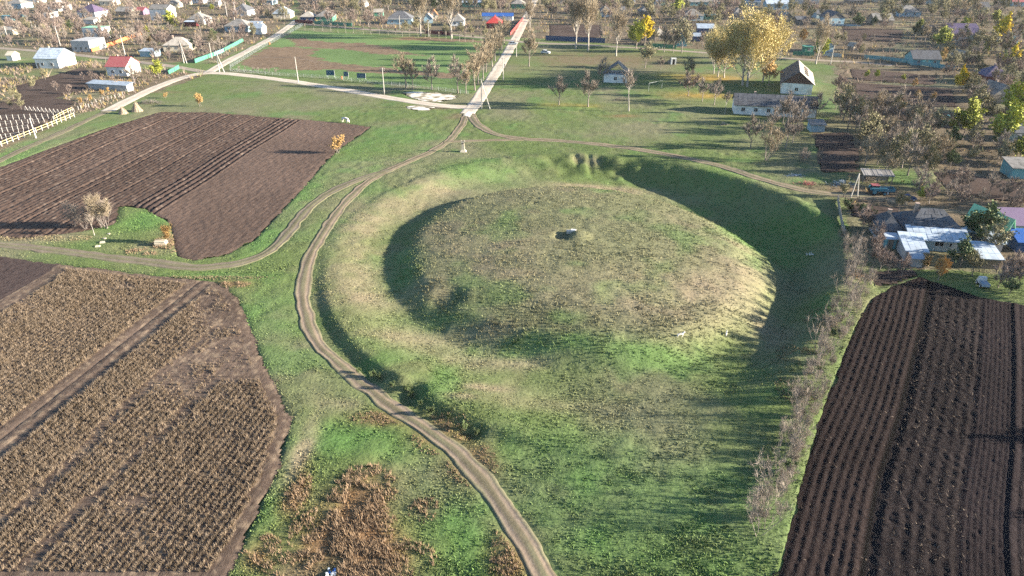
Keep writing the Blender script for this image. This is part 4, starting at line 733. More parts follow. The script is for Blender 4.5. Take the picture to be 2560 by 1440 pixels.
KINDS = {
 'g': (M_bark, M_tw_g, 6, 'bare_tree', 'bare grey twigged tree', 'tree', dict(), 3), 'p': (M_bark, M_tw_p, 5.5, 'purplish_tree', 'bare purplish garden tree', 'tree', dict(ang=(.6, 1.25), base=.16, nl=12, lf=.6), 3),  # the purplish kind is a bare tree set apart by twig colour alone
 't': (M_bark, M_tw_t, 7, 'bare_tree', 'bare tan twigged tree', 'tree', dict(tw=15, ang=(.45, .95)), 3), 'o': (M_bark, M_tw_o, 6, 'olive_tree', 'thin olive brown tree', 'tree', dict(leaf=900, ls=.19, base=.16), 3),
 'v': (M_barkp, M_tw_t, 17, 'poplar_tree', 'tall bare vase shaped poplar', 'tree', dict(base=.24, nl=20, ang=(.3, .68), lf=.72, sub=10, tw=14, tl=2.0, twd=.055, up=.14, tr=.019, bend=.14), 2),
 'y': (M_bark, M_lf_y, 8, 'yellow_tree', 'bright yellow leaved tree', 'tree', dict(leaf=4500, ls=.27, ang=(.4, 1.0), base=.16, tw=6), 2), 'yg': (M_bark, M_lf_yg, 6, 'yellow_green_tree', 'yellow green leaved tree', 'tree', dict(leaf=2600, ls=.22, base=.13, tw=6, ang=(.5, 1.1)), 3),
 'dg': (M_bark, M_lf_g, 5.5, 'green_tree', 'dull green leafy tree', 'tree', dict(leaf=2400, ls=.2, base=.12, tw=6, ang=(.5, 1.1)), 3), 'gp': (M_barkp, M_lf_p, 22, 'golden_poplar', 'huge pale gold poplar with a white trunk', 'tree', dict(base=.10, nl=26, ang=(.5, 1.15), lf=.66, sub=9, tw=10, tl=2.4, twd=.06, up=.13, tr=.015, leaf=8000, ls=.25, bend=.2), 3),
 'or': (M_bark, M_lf_o, 6, 'orange_tree', 'orange brown leaved tree', 'tree', dict(leaf=1400, ls=.2, base=.15, tw=6), 2),
 'st': (M_bark, M_tw_t, 6.5, 'bare_tree', 'bare pale stemmed tree of several trunks', 'tree', dict(stems=5, nl=24, ang=(.4, .95), base=.25, top=.75, lf=.5, sub=6, tw=13, tl=.9, twd=.032), 2),
 'sh': (M_bark, M_tw_g, 3.4, 'bare_shrub', 'bare grey brown thorn shrub', 'shrub', dict(stems=8, nl=28, ang=(.35, .9), base=.12, top=.65, lf=.55, sub=4, tw=7, tl=.7, twd=.014, tr=.016), 4), 'so': (M_bark, M_lf_g, 2.2, 'green_shrub', 'dull green shrub', 'shrub', dict(stems=5, nl=12, ang=(.4, .9), base=.1, leaf=700, ls=.11, tl=.45, twd=.015), 2),
 'sy': (M_bark, M_lf_o, 2.0, 'golden_shrub', 'small golden brown shrub', 'shrub', dict(stems=4, nl=10, ang=(.3, .8), base=.1, leaf=420, ls=.09, tl=.4, twd=.015), 2), 'sp': (M_barkp, M_tw_g, 4.5, 'sapling', 'slender bare sapling with a whitewashed trunk', 'sapling', dict(nl=9, base=.4, ang=(.3, .8), lf=.4, sub=4, tw=8, tl=.7, twd=.04, tr=.016), 2),
 'hs': (M_bark, M_tw_g, 4.5, 'stem_tree', 'thin bare stem tree', 'tree', dict(stems=3, nl=9, ang=(.2, .6), base=.35, top=.8, lf=.3, sub=3, tw=5, tl=.6, twd=.014, tr=.012), 3),
 'ev': (M_barkd, M_dg, 4.5, 'evergreen_tree', 'dark evergreen tree', 'tree', dict(base=.08, nl=14, ang=(.8, 1.2), lf=.32, leaf=1500, ls=.16, tl=.6), 1)}
PROTO = {}; _seed = 11
for k, (bm, cm, h, nm, look, cat, kw, nv) in KINDS.items():
    PROTO[k] = []
    for i in range(nv):
        _seed += 1; a, b = gen(_seed * 7, h, kw); PROTO[k].append((a.mesh('trunk', bm, True), b.mesh('crown', cm)))
tr = random.Random(77); NEAR = None
def nearest(x, y):
    return min(LM, key=lambda l: (l[0] - x) ** 2 + (l[1] - y) ** 2)[2]
def tree(k, px, py, hm=None, label=None, group=None, at=None, sx=1.0, crown=None):
    bm, cm, h0, nm, look, cat, kw, nv = KINDS[k]
    g = Vector((at[0], at[1], hz(*at))) if at else G(px, py); me = tr.choice(PROTO[k]); s = (hm / h0) if hm else tr.uniform(.8, 1.2)
    o = empty(nm, (g.x, g.y, g.z - .02), tr.uniform(0, 6.28)); o.scale = (s * sx, s * sx, s); link('trunk', me[0], o); c = link('crown', me[1], o)
    if label is None:
        l = min(LM, key=lambda l: (l[0] - g.x) ** 2 + (l[1] - g.y) ** 2); dx, dy = g.x - l[0], g.y - l[1]; dd = math.hypot(dx, dy)
        side = 'on the sunny side of' if dx > abs(dy) else 'on the shadow side of' if dx < -abs(dy) else ('close behind' if dd < 14 else 'well behind') if dy > 0 else ('close in front of' if dd < 14 else 'well in front of')
        size = ('small' if s * h0 < 4.2 else 'medium' if s * h0 < 6.2 else 'tall'); label = f'{size} {look} {side} {l[2]}'; group = f'{size} {look}s {side} {l[2]}'
    tag(o, label, cat, group); return o
LM += [(G(*p).x, G(*p).y, t) for p, t in [((262, 560), 'the field corner'), ((1170, 290), 'the road junction'), ((1930, 380), 'the bend of the ring track'), ((2180, 460), 'the tractor yard'), ((2050, 1000), 'the black ploughed field'), ((960, 230), 'the sports ground boards'), ((90, 300), 'the vineyard'),
        ((2250, 330), 'the dark plots thicket'), ((2230, 190), 'the young fruit trees'), ((2440, 480), 'the blue house orchard'), ((2330, 380), 'the thicket edge'), ((2450, 20), 'the purple barn wood'), ((1440, 110), 'the dark board fence'), ((1240, 150), 'the avenue by the sports ground'), ((330, 265), 'the two maize stooks')]]
# trees one can name one by one
ONE = [('sh', 256, 568, 5.6, 'broad rounded clump of bare stems at the field corner'), ('st', 268, 570, 6.4, 'pale multi stemmed bare tree with tan twigs at the field corner'), ('sh', 186, 566, 4.6, 'bare bush standing over the dark shadow in the field corner'), ('sh', 214, 572, 4.2, 'bare bush between two others in the field corner'), ('sp', 236, 588, 4.4, 'thin leaning bare sapling nearest the limestone blocks'),
 ('sy', 424, 606, 3.4, 'orange brown bush beside the pile of cut logs'), ('sy', 845, 384, 4.4, 'golden sapling on the edge of the ploughed field'), ('sy', 500, 266, 3.8, 'golden brown shrub alone on the grass by the gravel road'), ('sy', 414, 246, 1.8, 'small orange shrub near the gravel road'),
 ('g', 1397, 262, 8.0, 'round bare tree on the lawn below the derelict hut, farther from it'), ('g', 1470, 267, 9.4, 'round bare tree on the lawn below the derelict hut, closer to it'), ('sp', 1572, 278, 13.0, 'tall sparse tree with few leaves in front of the derelict hut'), ('o', 1612, 170, 9, 'olive brown tree just behind the derelict hut'), ('g', 1506, 206, 7.5, 'slim dark bare tree against the derelict hut wall'),
 ('p', 1720, 240, 7.5, 'bare reddish tree on fallen yellow leaves'), ('o', 1722, 196, 6.5, 'broad olive bush behind the yellow leaf litter'), ('g', 1755, 254, 6.5, 'bare tree beside the yellow leaf litter'), ('g', 1785, 262, 7.0, 'bare tree at the end of the long whitewashed barn'), ('sp', 1812, 285, 7.0, 'slim bare tree at the gable of the long whitewashed barn'), ('g', 1651, 174, 4.5, 'small bare tree with a dark trunk near the cellar entrance'),
 ('v', 1439, 122, 21, 'tall vase shaped bare tree by the park street, with a branch reaching out'), ('v', 1470, 126, 20, 'second tall vase shaped bare tree by the park street'), ('v', 1540, 140, 17, 'broad tan bare poplar beside the yellow tree'), ('t', 1322, 166, 12, 'tan tree in the bright grass by the gravel street'), ('v', 1324, 80, 14, 'leaning pale bare poplar beside the gravel street'),
 ('y', 1611, 117, 11.5, 'bright yellow tree glowing beside the park street'), ('yg', 1590, 121, 10.5, 'pale yellow tree tucked beside the bright yellow one'), ('yg', 1693, 42, 9.5, 'yellow tree in the yard of the slate house'), ('g', 1660, 130, 9, 'bare forked tree behind the geese'), ('o', 1704, 132, 12, 'dark leaning trunk with olive crown by the geese'), ('g', 1683, 131, 9, 'bare tree between the geese and the dark leaning trunk'),
 ('gp', 1784, 184, 14, 'pale gold poplar with a dark trunk at the edge of the golden group'), ('gp', 1794, 192, 16, 'pale gold poplar with a bright white trunk'), ('gp', 1810, 194, 14, 'low pale gold poplar beside the red bench'), ('gp', 1856, 213, 22, 'tallest golden poplar in the group by the barns'), ('gp', 1868, 217, 22, 'golden poplar with twin white trunks by the barns'), ('gp', 1906, 206, 18, 'golden poplar against the dark slope of the barn roof'), ('or', 1922, 214, 8, 'orange leaved tree against the barn gable'),
 ('v', 1052, 90, 20, 'tall bare poplar before the white trimmed house'), ('v', 1129, 97, 22, 'tall bare poplar with a thick crown above the sports ground'), ('t', 1015, 220, 11, 'tan bare tree inside the sports ground fence'), ('t', 1032, 221, 8, 'shorter bare tree inside the sports ground fence'), ('g', 1080, 223, 9.5, 'grey bare tree inside the sports ground corner'), ('g', 1145, 233, 10.5, 'grey bare tree at the sports ground corner'), ('t', 1165, 233, 8.0, 'small tan tree at the sports ground corner'),
 ('v', 2039, 160, 15, 'half leaved golden tree at the bend of the park street'), ('yg', 2046, 150, 9, 'pale yellow tree leaning over the green fence'), ('v', 1950, 146, 11, 'dark leaning bare tree by the green fence'), ('or', 2004, 110, 6, 'orange tree behind the green fence'), ('y', 2497, 112, 11, 'big yellow tree beside the turquoise hut'), ('y', 2520, 176, 8, 'yellow tree above the violet roof'), ('y', 2396, 232, 7, 'slanting yellow tree in the plots'),
 ('yg', 2350, 128, 9, 'yellow green tree behind the turquoise house'), ('yg', 2522, 312, 10, 'broad yellow green tree below the red edged gable'), ('yg', 2405, 350, 9, 'yellow green tree at the end of the dark plots'), ('yg', 2502, 366, 9, 'yellow green tree beside the dark roof'), ('yg', 2545, 408, 6, 'yellow bush above the grey flat store'), ('or', 2355, 158, 5, 'orange bush at the end of the turquoise fence'),
 ('dg', 1080 + 1360, 610, 6.5, 'dull green tree hiding the gap beside the blue house'), ('o', 2465, 640, 6.0, 'broad olive tree beside the patched shed'), ('dg', 2400, 668, 4.5, 'green bush below the blue house veranda'), ('or', 2345, 700, 3.6, 'golden bush at the edge of the black field'), ('sy', 2310, 672, 2.5, 'golden shrub at the end of the lean-to'), ('o', 2430, 690, 4.0, 'olive bush beside the white motor cart'),
 ('yg', 432, 76, 8.5, 'round yellow green tree below the two storey house'), ('dg', 285, 105, 4.5, 'green bush behind the orange fence'), ('yg', 398, 196, 5.5, 'yellow green tree beside the faded red roofed house'), ('ev', 484, 124, 4.8, 'dark evergreen beside the beige hipped house'), ('g', 338, 212, 6.5, 'spreading bare tree before the faded red roofed house'), ('g', 395, 150, 6.5, 'bare tree at the wall of the beige hipped house'), ('or', 372, 112, 4, 'golden bush behind the orange fence'),
 ('st', 1915, 402, 8.2, 'bare multi stemmed tree beside the ring track'), ('ev', 2180, 330, 4.5, 'dark evergreen inside the thicket'), ('o', 2108, 492, 3.2, 'olive bush at the foot of the twin leg pole'), ('o', 2246, 528, 3.8, 'olive bush before the tractor trailer'), ('yg', 2300, 502, 2.6, 'small yellow bush beside the blue shed'), ('g', 2030, 182, 0, None)]
for k, px, py, hm, lab in ONE:
    if lab: tree(k, px, py, hm, lab)
# rows
def row(k, pts, n, h, label, group, jit=6, secs=None):
    lab0, gr0 = label, group
    for i in range(n):
        if secs: sct = secs[min(int(i / n * len(secs)), len(secs) - 1)]; hh = tr.uniform(*h); sz = 'taller' if hh > (h[0] + h[1]) / 2 else 'shorter'; lab1 = lab0.replace('taller ', ''); label = f'{sz} {lab1} {sct}'; group = f'{sz} {gr0} {sct}'
        f = i / max(n - 1, 1) * (len(pts) - 1); a = min(int(f), len(pts) - 2); f -= a; px = pts[a][0] * (1 - f) + pts[a + 1][0] * f + tr.uniform(-jit, jit); py = pts[a][1] * (1 - f) + pts[a + 1][1] * f + tr.uniform(-jit, jit) * .3
        tree(k, px, py, hh if secs else tr.uniform(*h), label, group)
row('t', [(1184, 226), (1206, 196), (1228, 166), (1246, 138), (1262, 112)], 9, (9, 12), 'tan bare tree of the avenue between sports ground and gravel street', 'avenue trees', 3)
row('sp', [(765, 76), (880, 82), (1000, 90), (1100, 98), (1200, 107)], 24, (3.6, 5.0), 'slender bare sapling in the row above the sports ground', 'sapling row', 3)
row('p', [(830, 62), (900, 66), (960, 72)], 4, (7, 9), 'purplish bare tree along the upper street fence', 'upper street trees', 6)
row('o', [(1020, 78), (1060, 84), (1140, 92), (1180, 92), (1240, 98)], 8, (4.5, 6.5), 'olive leaved tree along the upper street', 'olive street trees', 6)
row('sp', [(2240 - 88, 200), (2345, 213)], 8, (2.6, 3.4), 'young fruit tree in the garden plot row', 'young fruit trees', 2)
row('yg', [(2166, 196), (2190, 198), (2258, 203)], 3, (2.2, 3.0), 'young yellow leaved fruit tree in the garden plot row', 'yellow young fruit trees', 1)
row('or', [(2290, 246), (2282, 220), (2330, 252)], 3, (2.0, 3.0), 'small orange bush in the dug garden plot', 'orange plot bushes', 3)
row('sh', [(2135, 600), (2140, 660), (2150, 720), (2110, 790), (2085, 850), (2050, 930), (2015, 1010), (1985, 1080), (1960, 1150), (1925, 1230), (1905, 1320)], 84, (1.3, 2.6), 'bare thorn shrub of the boundary hedge', 'hedge shrubs', 34, secs=['beside the hip shed', 'at the brown leaf heap', 'at the head of the black field', 'across from the white dog', 'across from the goat', 'beside the long streaky shadows', 'at the lower end of the hedge'])
row('hs', [(2130, 640), (2145, 700), (2075, 840), (2030, 960), (1960, 1130), (1915, 1270), (1905, 1340)], 34, (3.6, 6.2), 'taller bare stem tree rising from the boundary hedge', 'hedge stem trees', 16, secs=['beside the hip shed', 'at the brown leaf heap', 'at the head of the black field', 'across from the white dog', 'across from the goat', 'beside the long streaky shadows', 'at the lower end of the hedge'])
row('so', [(2112, 800), (2060, 900), (2010, 1020), (1960, 1180)], 8, (.9, 1.5), 'low green shrub at the foot of the hedge', 'low hedge shrubs', 14)
row('sh', [(1460, 270), (1420, 276)], 0, (1, 2), '', '')
row('so', [(900, 935), (960, 955), (1040, 1000), (1100, 1040), (1180, 1090)], 11, (.7, 1.3), 'dark green bush on the scarp above the curving track', 'scarp bushes', 16)
row('o', [(60, 255), (40, 280), (45, 240), (120, 200)], 6, (2.5, 3.6), 'thin olive fruit bush beside the vineyard', 'vineyard fruit bushes', 12)
row('sy', [(200, 262), (250, 240), (300, 222), (320, 214)], 7, (1.6, 2.6), 'golden vine bush along the stakes', 'golden stake bushes', 5)
row('g', [(1880, 372), (1935, 332), (1955, 300), (1985, 320), (2000, 350), (1960, 380), (2040, 300)], 8, (6, 8.5), 'bare tree below the long whitewashed barn', 'bare trees below the barn', 9)
row('sh', [(2010, 392), (2040, 410), (1995, 402)], 5, (2, 3), 'bare shrub beside the dark dug plot', 'shrubs by the dug plot', 10)
row('sh', [(600, 176), (630, 178), (660, 180), (690, 182)], 7, (1.3, 1.8), 'grey bush at the sports ground fence', 'sports fence bushes', 4)
row('p', [(2150, 560), (2180, 580), (2190, 640), (2200, 676), (2260, 690)], 9, (2.6, 4.2), 'bare bush around the grey hip shed', 'bushes around the hip shed', 12)
row('so', [(2120, 520), (2150, 530), (2180, 540), (2230, 556)], 8, (1.2, 2.0), 'low vine bush in the plot behind the hip shed', 'vine plot bushes', 10)
row('p', [(2520, 690), (2555, 700), (2500, 720)], 5, (3.0, 4.5), 'bare bush behind the white motor cart', 'bushes behind the cart', 12)
# trees beyond the frame whose long shadows lie on the black field
for x, y, h in [(71, 57.5, 4.6), (74, 58.8, 4.2), (66, 46.6, 4.2), (71, 45.6, 4.0), (80, 93, 5)]: tree('o', 0, 0, h, 'olive tree on the far boundary of the black field', 'boundary trees', at=(x, y))
# gardens: bare trees wherever there is room
RP = [(A(P), wd) for n, P, wd, k in ROADS]; PLACED = []
def free(x, y, d=1.6):
    for (hx, hy, r) in FOOT:
        if (hx - x) ** 2 + (hy - y) ** 2 < (r + .3) ** 2: return False
    for P, wd in RP:
        if ((P[:, 0] - x) ** 2 + (P[:, 1] - y) ** 2).min() < (wd / 2 + 1.2) ** 2: return False
    for (hx, hy) in PLACED:
        if (hx - x) ** 2 + (hy - y) ** 2 < d * d: return False
    return True
def grove(poly, n, kinds, h, d=2.2):
    P = wpoly(poly); Q = A(P); t = 0
    while n and t < 4000:
        t += 1; px = tr.uniform(min(p[0] for p in poly), max(p[0] for p in poly)); py = tr.uniform(min(p[1] for p in poly), max(p[1] for p in poly)); g = G(px, py)
        if not inpoly(A([g.x]), A([g.y]), P)[0] or not free(g.x, g.y, d): continue
        PLACED.append((g.x, g.y)); n -= 1; tree(tr.choice(kinds), px, py, tr.uniform(*h))
grove([(-40, 8), (740, -8), (735, 40), (560, 140), (480, 150), (330, 120), (-40, 104)], 130, 'g p p p o g'.split(), (4.2, 7.8))
grove([(-20, 30), (740, 8), (560, 130), (330, 120)], 6, ['dg', 'dg', 'yg'], (3, 5))
grove([(360, 120), (480, 140), (600, 92), (690, 64), (660, 108), (540, 150), (400, 156)], 14, 'g p p g'.split(), (2.5, 5.0))
grove([(20, 96), (130, 96), (150, 120), (20, 118)], 9, ['p', 'g'], (4, 6)); grove([(175, 185), (260, 196), (300, 205), (200, 240), (60, 250)], 7, ['p'], (1.8, 3.0))
grove([(745, -10), (1280, -10), (1275, 40), (1000, 30), (745, 44)], 84, 'g p p o g t'.split(), (6, 9.5)); grove([(745, -10), (1280, -10), (1275, 30), (745, 30)], 5, ['dg', 'yg', 'ev'], (5, 8))
grove([(1330, -10), (1920, -10), (1920, 70), (1500, 66), (1340, 60)], 84, 'g p o t o p'.split(), (5.5, 9)); grove([(1620, 60), (1780, 60), (1790, 118), (1640, 112)], 10, 'p o g'.split(), (4, 6.5))
grove([(1880, -10), (2600, -10), (2600, 140), (2420, 150), (2100, 60), (1900, 120)], 118, 'o g o t p o'.split(), (5.5, 9.5)); grove([(2330, 8), (2540, 8), (2540, 56), (2340, 60)], 16, ['t', 'o'], (7, 11)); grove([(1900, 10), (2600, 10), (2600, 120), (2000, 80)], 9, ['yg', 'dg', 'dg'], (4, 7))
grove([(2360, 130), (2600, 130), (2600, 420), (2440, 300), (2360, 200)], 46, 'g o p o'.split(), (4.5, 7.5)); grove([(2380, 130), (2600, 130), (2600, 420), (2440, 300)], 8, ['dg', 'yg'], (3.5, 5.5))
grove([(2088, 270), (2330, 300), (2340, 460), (2220, 455), (2150, 420), (2110, 330)], 40, 't t o g'.split(), (5.5, 8.5)); grove([(2330, 330), (2560, 380), (2600, 430), (2330, 420)], 14, 'g o dg'.split(), (3.5, 6))
grove([(2290, 440), (2600, 500), (2600, 548), (2320, 528), (2280, 470)], 20, 'p g p'.split(), (3.2, 5)); grove([(2080, 170), (2126, 240), (2140, 300), (2090, 300)], 5, 'g p'.split(), (4, 6))
grove([(2060, 100), (2260, 110), (2280, 150), (2100, 140)], 12, 'o g p'.split(), (3, 5)); grove([(2540, 640), (2600, 640), (2600, 760), (2480, 730)], 4, ['dg', 'p'], (2.5, 4))
grove([(-60, -34), (2620, -34), (2620, 4), (-60, 4)], 90, 'p o p o t'.split(), (6, 10.5)); grove([(1300, 8), (1900, 8), (1900, 50), (1330, 50)], 20, 'p o'.split(), (5, 8)); grove([(760, 6), (1270, 6), (1270, 36), (760, 36)], 18, 'p o'.split(), (5, 8)); grove([(0, 10), (640, 10), (520, 70), (0, 70)], 20, ['p'], (4, 7))
#PART5
# ------------------------------------------------------------------ fences, posts, poles
def fence(px, h, pm, bm, label, name='fence', step=2.4, style='board', cat='fence', sheetw=1.2, postw=.06):
    """panels between posts; px is a list of pixels"""
    P = [G(*p) for p in px]; root = empty(name, P[0]); tag(root, label, cat); inv = P[0]
    for a, b in zip(P[:-1], P[1:]):
        L = (b - a).length; n = max(1, round(L / step)); d = (b - a) / n; an = math.atan2(d.y, d.x)
        for i in range(n + 1):
            p = a + d * i - inv; MB().box(-postw, postw, -postw, postw, -.2, h + .08, Matrix.Translation(p) @ Matrix.Rotation(an, 4, 'Z')).build('post', pm, root)
            if i < n:
                m = Matrix.Translation(p) @ Matrix.Rotation(an, 4, 'Z'); l = d.length; sl = d.z
                if style == 'board':
                    k = max(1, round(l / sheetw))
                    for j in range(k): MB().box(l * j / k + .01, l * (j + 1) / k - .01, -.12 - .015 * (j % 2), -.08, .05 + rnd.uniform(0, .05), h + rnd.uniform(-.04, .03), m).build('panel', bm, root)
                elif style == 'rail':
                    for z in (h * .92, h * .45): MB().box(0, l, -.045, .045, z - .05, z + .05, m).build('rail', bm, root)
                else:
                    w_ = MB()
                    for z in (.15, h * .5, h): w_.box(0, l, -.012, .012, z, z + .025, m)
                    for j in range(int(l / .3)): w_.box(j * .3, j * .3 + .02, -.01, .01, .1, h, m)
                    w_.build('wire_mesh', bm, root)
    return root
fence([(230, 131), (270, 118), (312, 102), (356, 86)], 1.7, M_dredf, M_orange, 'bright orange board fence beside the roofless block house', step=2.5)
fence([(488, 158), (510, 150), (534, 141)], 1.6, M_greenp, M_greenp, 'green sheet fence at the corner of the side street', step=2.2); fence([(536, 140), (560, 130)], 1.5, M_wpost, M_turq, 'pale turquoise fence section along the side street', step=2.2); fence([(562, 129), (608, 104)], 1.6, M_greenp, M_greenp, 'green and pale fence running up the side street', step=2.6)
fence([(422, 186), (436, 179), (448, 172)], 1.5, M_greenp, M_greenp, 'short green fence below the crossroads', step=2.0)
fence([(2160, 146), (2220, 152), (2282, 160)], 1.5, M_turq, M_turq, 'pale turquoise plank fence along the park street', step=2.5); fence([(2284, 161), (2330, 168), (2384, 176)], 1.6, M_turq, M_turq, 'bright turquoise fence before the turquoise house', step=2.5)
fence([(2104, 141), (2158, 146)], 1.3, M_wood, M_wood, 'dark slatted fence along the park street', step=2.2, sheetw=.4); fence([(2058, 140), (2102, 143)], 1.4, M_conc, M_bluew, 'grey concrete street fence before the dark cottage', step=2.0); fence([(1982, 138), (2034, 141)], 1.7, M_greenp, M_greenp, 'dark green sheet fence behind the leaning trees', step=2.5)
fence([(785, 60), (825, 62), (880, 66)], 1.7, M_greenp, M_greenp, 'green sheet fence along the upper street', step=2.6); fence([(738, 56), (782, 60)], 1.6, M_dredf, M_dredf, 'dark red fence along the upper street', step=2.5); fence([(1062, 84), (1126, 88)], 1.6, M_dredf, M_dredf, 'dark red fence behind the poplars', step=2.5); fence([(1276, 88), (1292, 68), (1307, 50)], 1.4, M_white, M_red, 'red fence with a white base beside the gravel street', step=2.5)
fence([(1364, 101), (1430, 104), (1512, 108)], 2.2, M_barkd, M_navy, 'dark board fence along the park street', step=2.6); fence([(1624, 118), (1690, 122)], 1.7, M_greenp, M_greenp, 'dark green fence behind the geese', step=2.6)
fence([(2066, 64), (2150, 66)], .9, M_frame, M_bluew, 'low pale fence below the gable fronted house', step=2.4)
fence([(576, 178), (700, 190), (820, 197), (940, 210), (1060, 222), (1170, 236)], 1.2, M_wire, M_wire, 'thin wire fence along the sports ground above the road', style='mesh', step=3.2, postw=.035); fence([(576, 170), (640, 130), (700, 96), (756, 66)], 1.6, M_wire, M_wire, 'grey wire mesh fence along the side street', style='mesh', step=3.0, postw=.04)
fence([(-10, 372), (60, 344), (120, 320), (186, 293)], 1.25, M_wpost, M_ypost, 'vineyard fence with white posts and yellow rails', style='rail', step=2.1, postw=.09); fence([(135, 302), (160, 288), (182, 278)], 1.2, M_wpost, M_ypost, 'second short yellow railing at the vineyard corner', style='rail', step=2.4)
fence([(2094, 500), (2098, 530), (2106, 570), (2112, 590)], 1.2, M_wood, M_plank, 'blue grey board fence on the rim of the ring ditch', step=2.2, sheetw=.5)
fence([(2112, 500), (2180, 505), (2240, 512), (2262, 518)], .9, M_wood, M_wood, 'low dark plank fence behind the vine plot', style='rail', step=2.4)
# vineyard rows
def vrow(x0, y0, x1, y1, n, label):
    a, b = G(x0, y0), G(x1, y1); root = empty('vineyard_row', a); tag(root, label, 'vine row', 'vineyard rows')
    for i in range(n): p = (b - a) * (i / (n - 1)); MB().box(-.055, .055, -.055, .055, -.2, 1.45 + rnd.uniform(-.1, .1), Matrix.Translation(p) @ Matrix.Rotation(rnd.uniform(-.06, .06), 4, 'Y')).build('post', M_wpost, root)
    for z in (.6, 1.25): MB().tube([Vector((0, 0, z)), (b - a) + Vector((0, 0, z))], .015, 4).build('wire', M_wire, root)
    v = MB()
    for i in range(160):
        f = rnd.random(); p = (b - a) * f; q = p + Vector((rnd.uniform(-.35, .35), rnd.uniform(-.3, .3), rnd.uniform(.4, 1.4))); k = len(v.v); v.v += [tuple(p + Vector((-.03, 0, 0))), tuple(p + Vector((.03, 0, 0))), tuple(q)]; v.f.append((k, k + 1, k + 2))
    v.build('vines', M_tw_p, root)['kind'] = 'stuff'
for i, (x0, y0, x1, y1, n) in enumerate([(-6, 352, 62, 340, 7), (-6, 334, 72, 324, 7), (2, 316, 112, 308, 9), (4, 300, 136, 296, 10)]): vrow(x0, y0, x1, y1, n, 'row of white vineyard posts with bare vines')
for i in range(10):
    g = G(66 + i * 10, 276 + i * 1.0); t = empty('trellis_frame', g); tag(t, 'small white A shaped trellis frame at the vineyard', 'trellis', 'A shaped trellis frames')
    for s in (-1, 1): MB().tube([(s * .45, 0, -.1), (0, 0, 1.3)], .06, 5).build('leg', M_wpost, t)
    MB().box(-.25, .25, -.03, .03, .55, .63).build('crossbar', M_wpost, t)
for i in range(18):
    f = i / 17; g = G(176 + 160 * f + rnd.uniform(-2, 2), 284 - 56 * f + rnd.uniform(-2, 2)); o = MB().box(-.06, .06, -.06, .06, -.2, 1.3 + rnd.uniform(-.2, .2)).build('garden_stake', M_wpost); o.location = g; o.rotation_euler = (0, rnd.uniform(-.12, .12), 0); tag(o, 'pale wooden stake beside the farm road', 'stake', 'stakes along the farm road')
for i in range(14):
    g = G(78 + (i % 7) * 9 + 3 * (i // 7), 58 + (i // 7) * 12 + (i % 7) * 1.0); o = MB().box(-.07, .07, -.07, .07, -.2, 1.9).build('vine_post', M_wpost); o.location = g; tag(o, 'white vine post in the upper village garden', 'post', 'upper garden vine posts')
# power poles
POLES = []
def pole(px, py, h, label, prop=None, m=M_conc, arms=1):
    g = G(px, py); t = empty('power_pole', g); tag(t, label, 'pole'); MB().tube([(0, 0, -.3), (0, 0, h)], [.17, .10], 8).build('shaft', m, t)
    if prop: MB().tube([(prop, -.5, -.2), (.12, 0, h * .93)], [.15, .09], 7).build('prop', m, t)
    for k in range(arms):
        z = h - .35 - k * .5; c = MB().box(-.75, .75, -.05, .05, z - .05, z + .05).build('crossarm', M_wood, t)
        for x in (-.65, -.25, .25, .65): MB().tube([(x, 0, z + .05), (x, 0, z + .22)], .05, 6).build('insulator', M_frame, c)
    POLES.append((g, h)); return t
pole(746, 206, 8.6, 'slim pale pole standing by the sports ground wire fence', arms=0); pole(961, 236, 8.4, 'pole with a white insulator crossarm by the gravel road', arms=2); pole(1204, 272, 8.6, 'propped pole at the road junction', prop=2.6, arms=1); pole(1258, 201, 7.8, 'thin grey pole beside the gravel street', arms=1)
pole(1291, 142, 8, 'grey pole where gravel street meets the park street', arms=1); pole(314, 141, 8.4, 'white pole behind the faded red roof', m=M_wpost); pole(151, 114, 8.4, 'white pole behind the white gabled slate house', m=M_wpost); pole(25, 112, 8, 'white pole beside the earth street far up', m=M_wpost); pole(460, 158, 8.2, 'white pole near the beige hipped house', prop=1.4, m=M_wpost); pole(549, 180, 7.6, 'propped white pole at the crossroads', prop=2.0, m=M_wpost)
pole(712, 50, 7.6, 'propped pole before the bluish pyramid roof', prop=-2.2, m=M_wpost); pole(90, 345, 5.2, 'short pale pole inside the vineyard fence', m=M_wpost, arms=0); pole(530, 146, 6.2, 'grey pole behind the green fence corner', arms=0); pole(2076, 162, 7.5, 'slim pole before the dark gabled cottage', arms=1); pole(1072, 92, 7, 'pale street pole above the sports ground', arms=1); pole(568, 41, 8, 'white pole behind the blue veranda house', m=M_wpost); pole(1000, 72, 6.5, 'street pole before the white trimmed house', arms=1); pole(590, 40, 7.6, 'white pole by the dark slate hipped roof', m=M_wpost)
g = G(2134, 492); t = empty('twin_leg_pole', g); tag(t, 'grey twin leg pole standing astride the track by the tractor yard', 'pole')
for s in (-1, 1): MB().tube([(s * .85 + .1, s * .3, -.2), (0, 0, 5.0)], [.14, .09], 7).build('leg', M_conc, t)
MB().box(-.4, .4, -.05, .05, 4.75, 4.87).build('crossarm', M_wood, t)
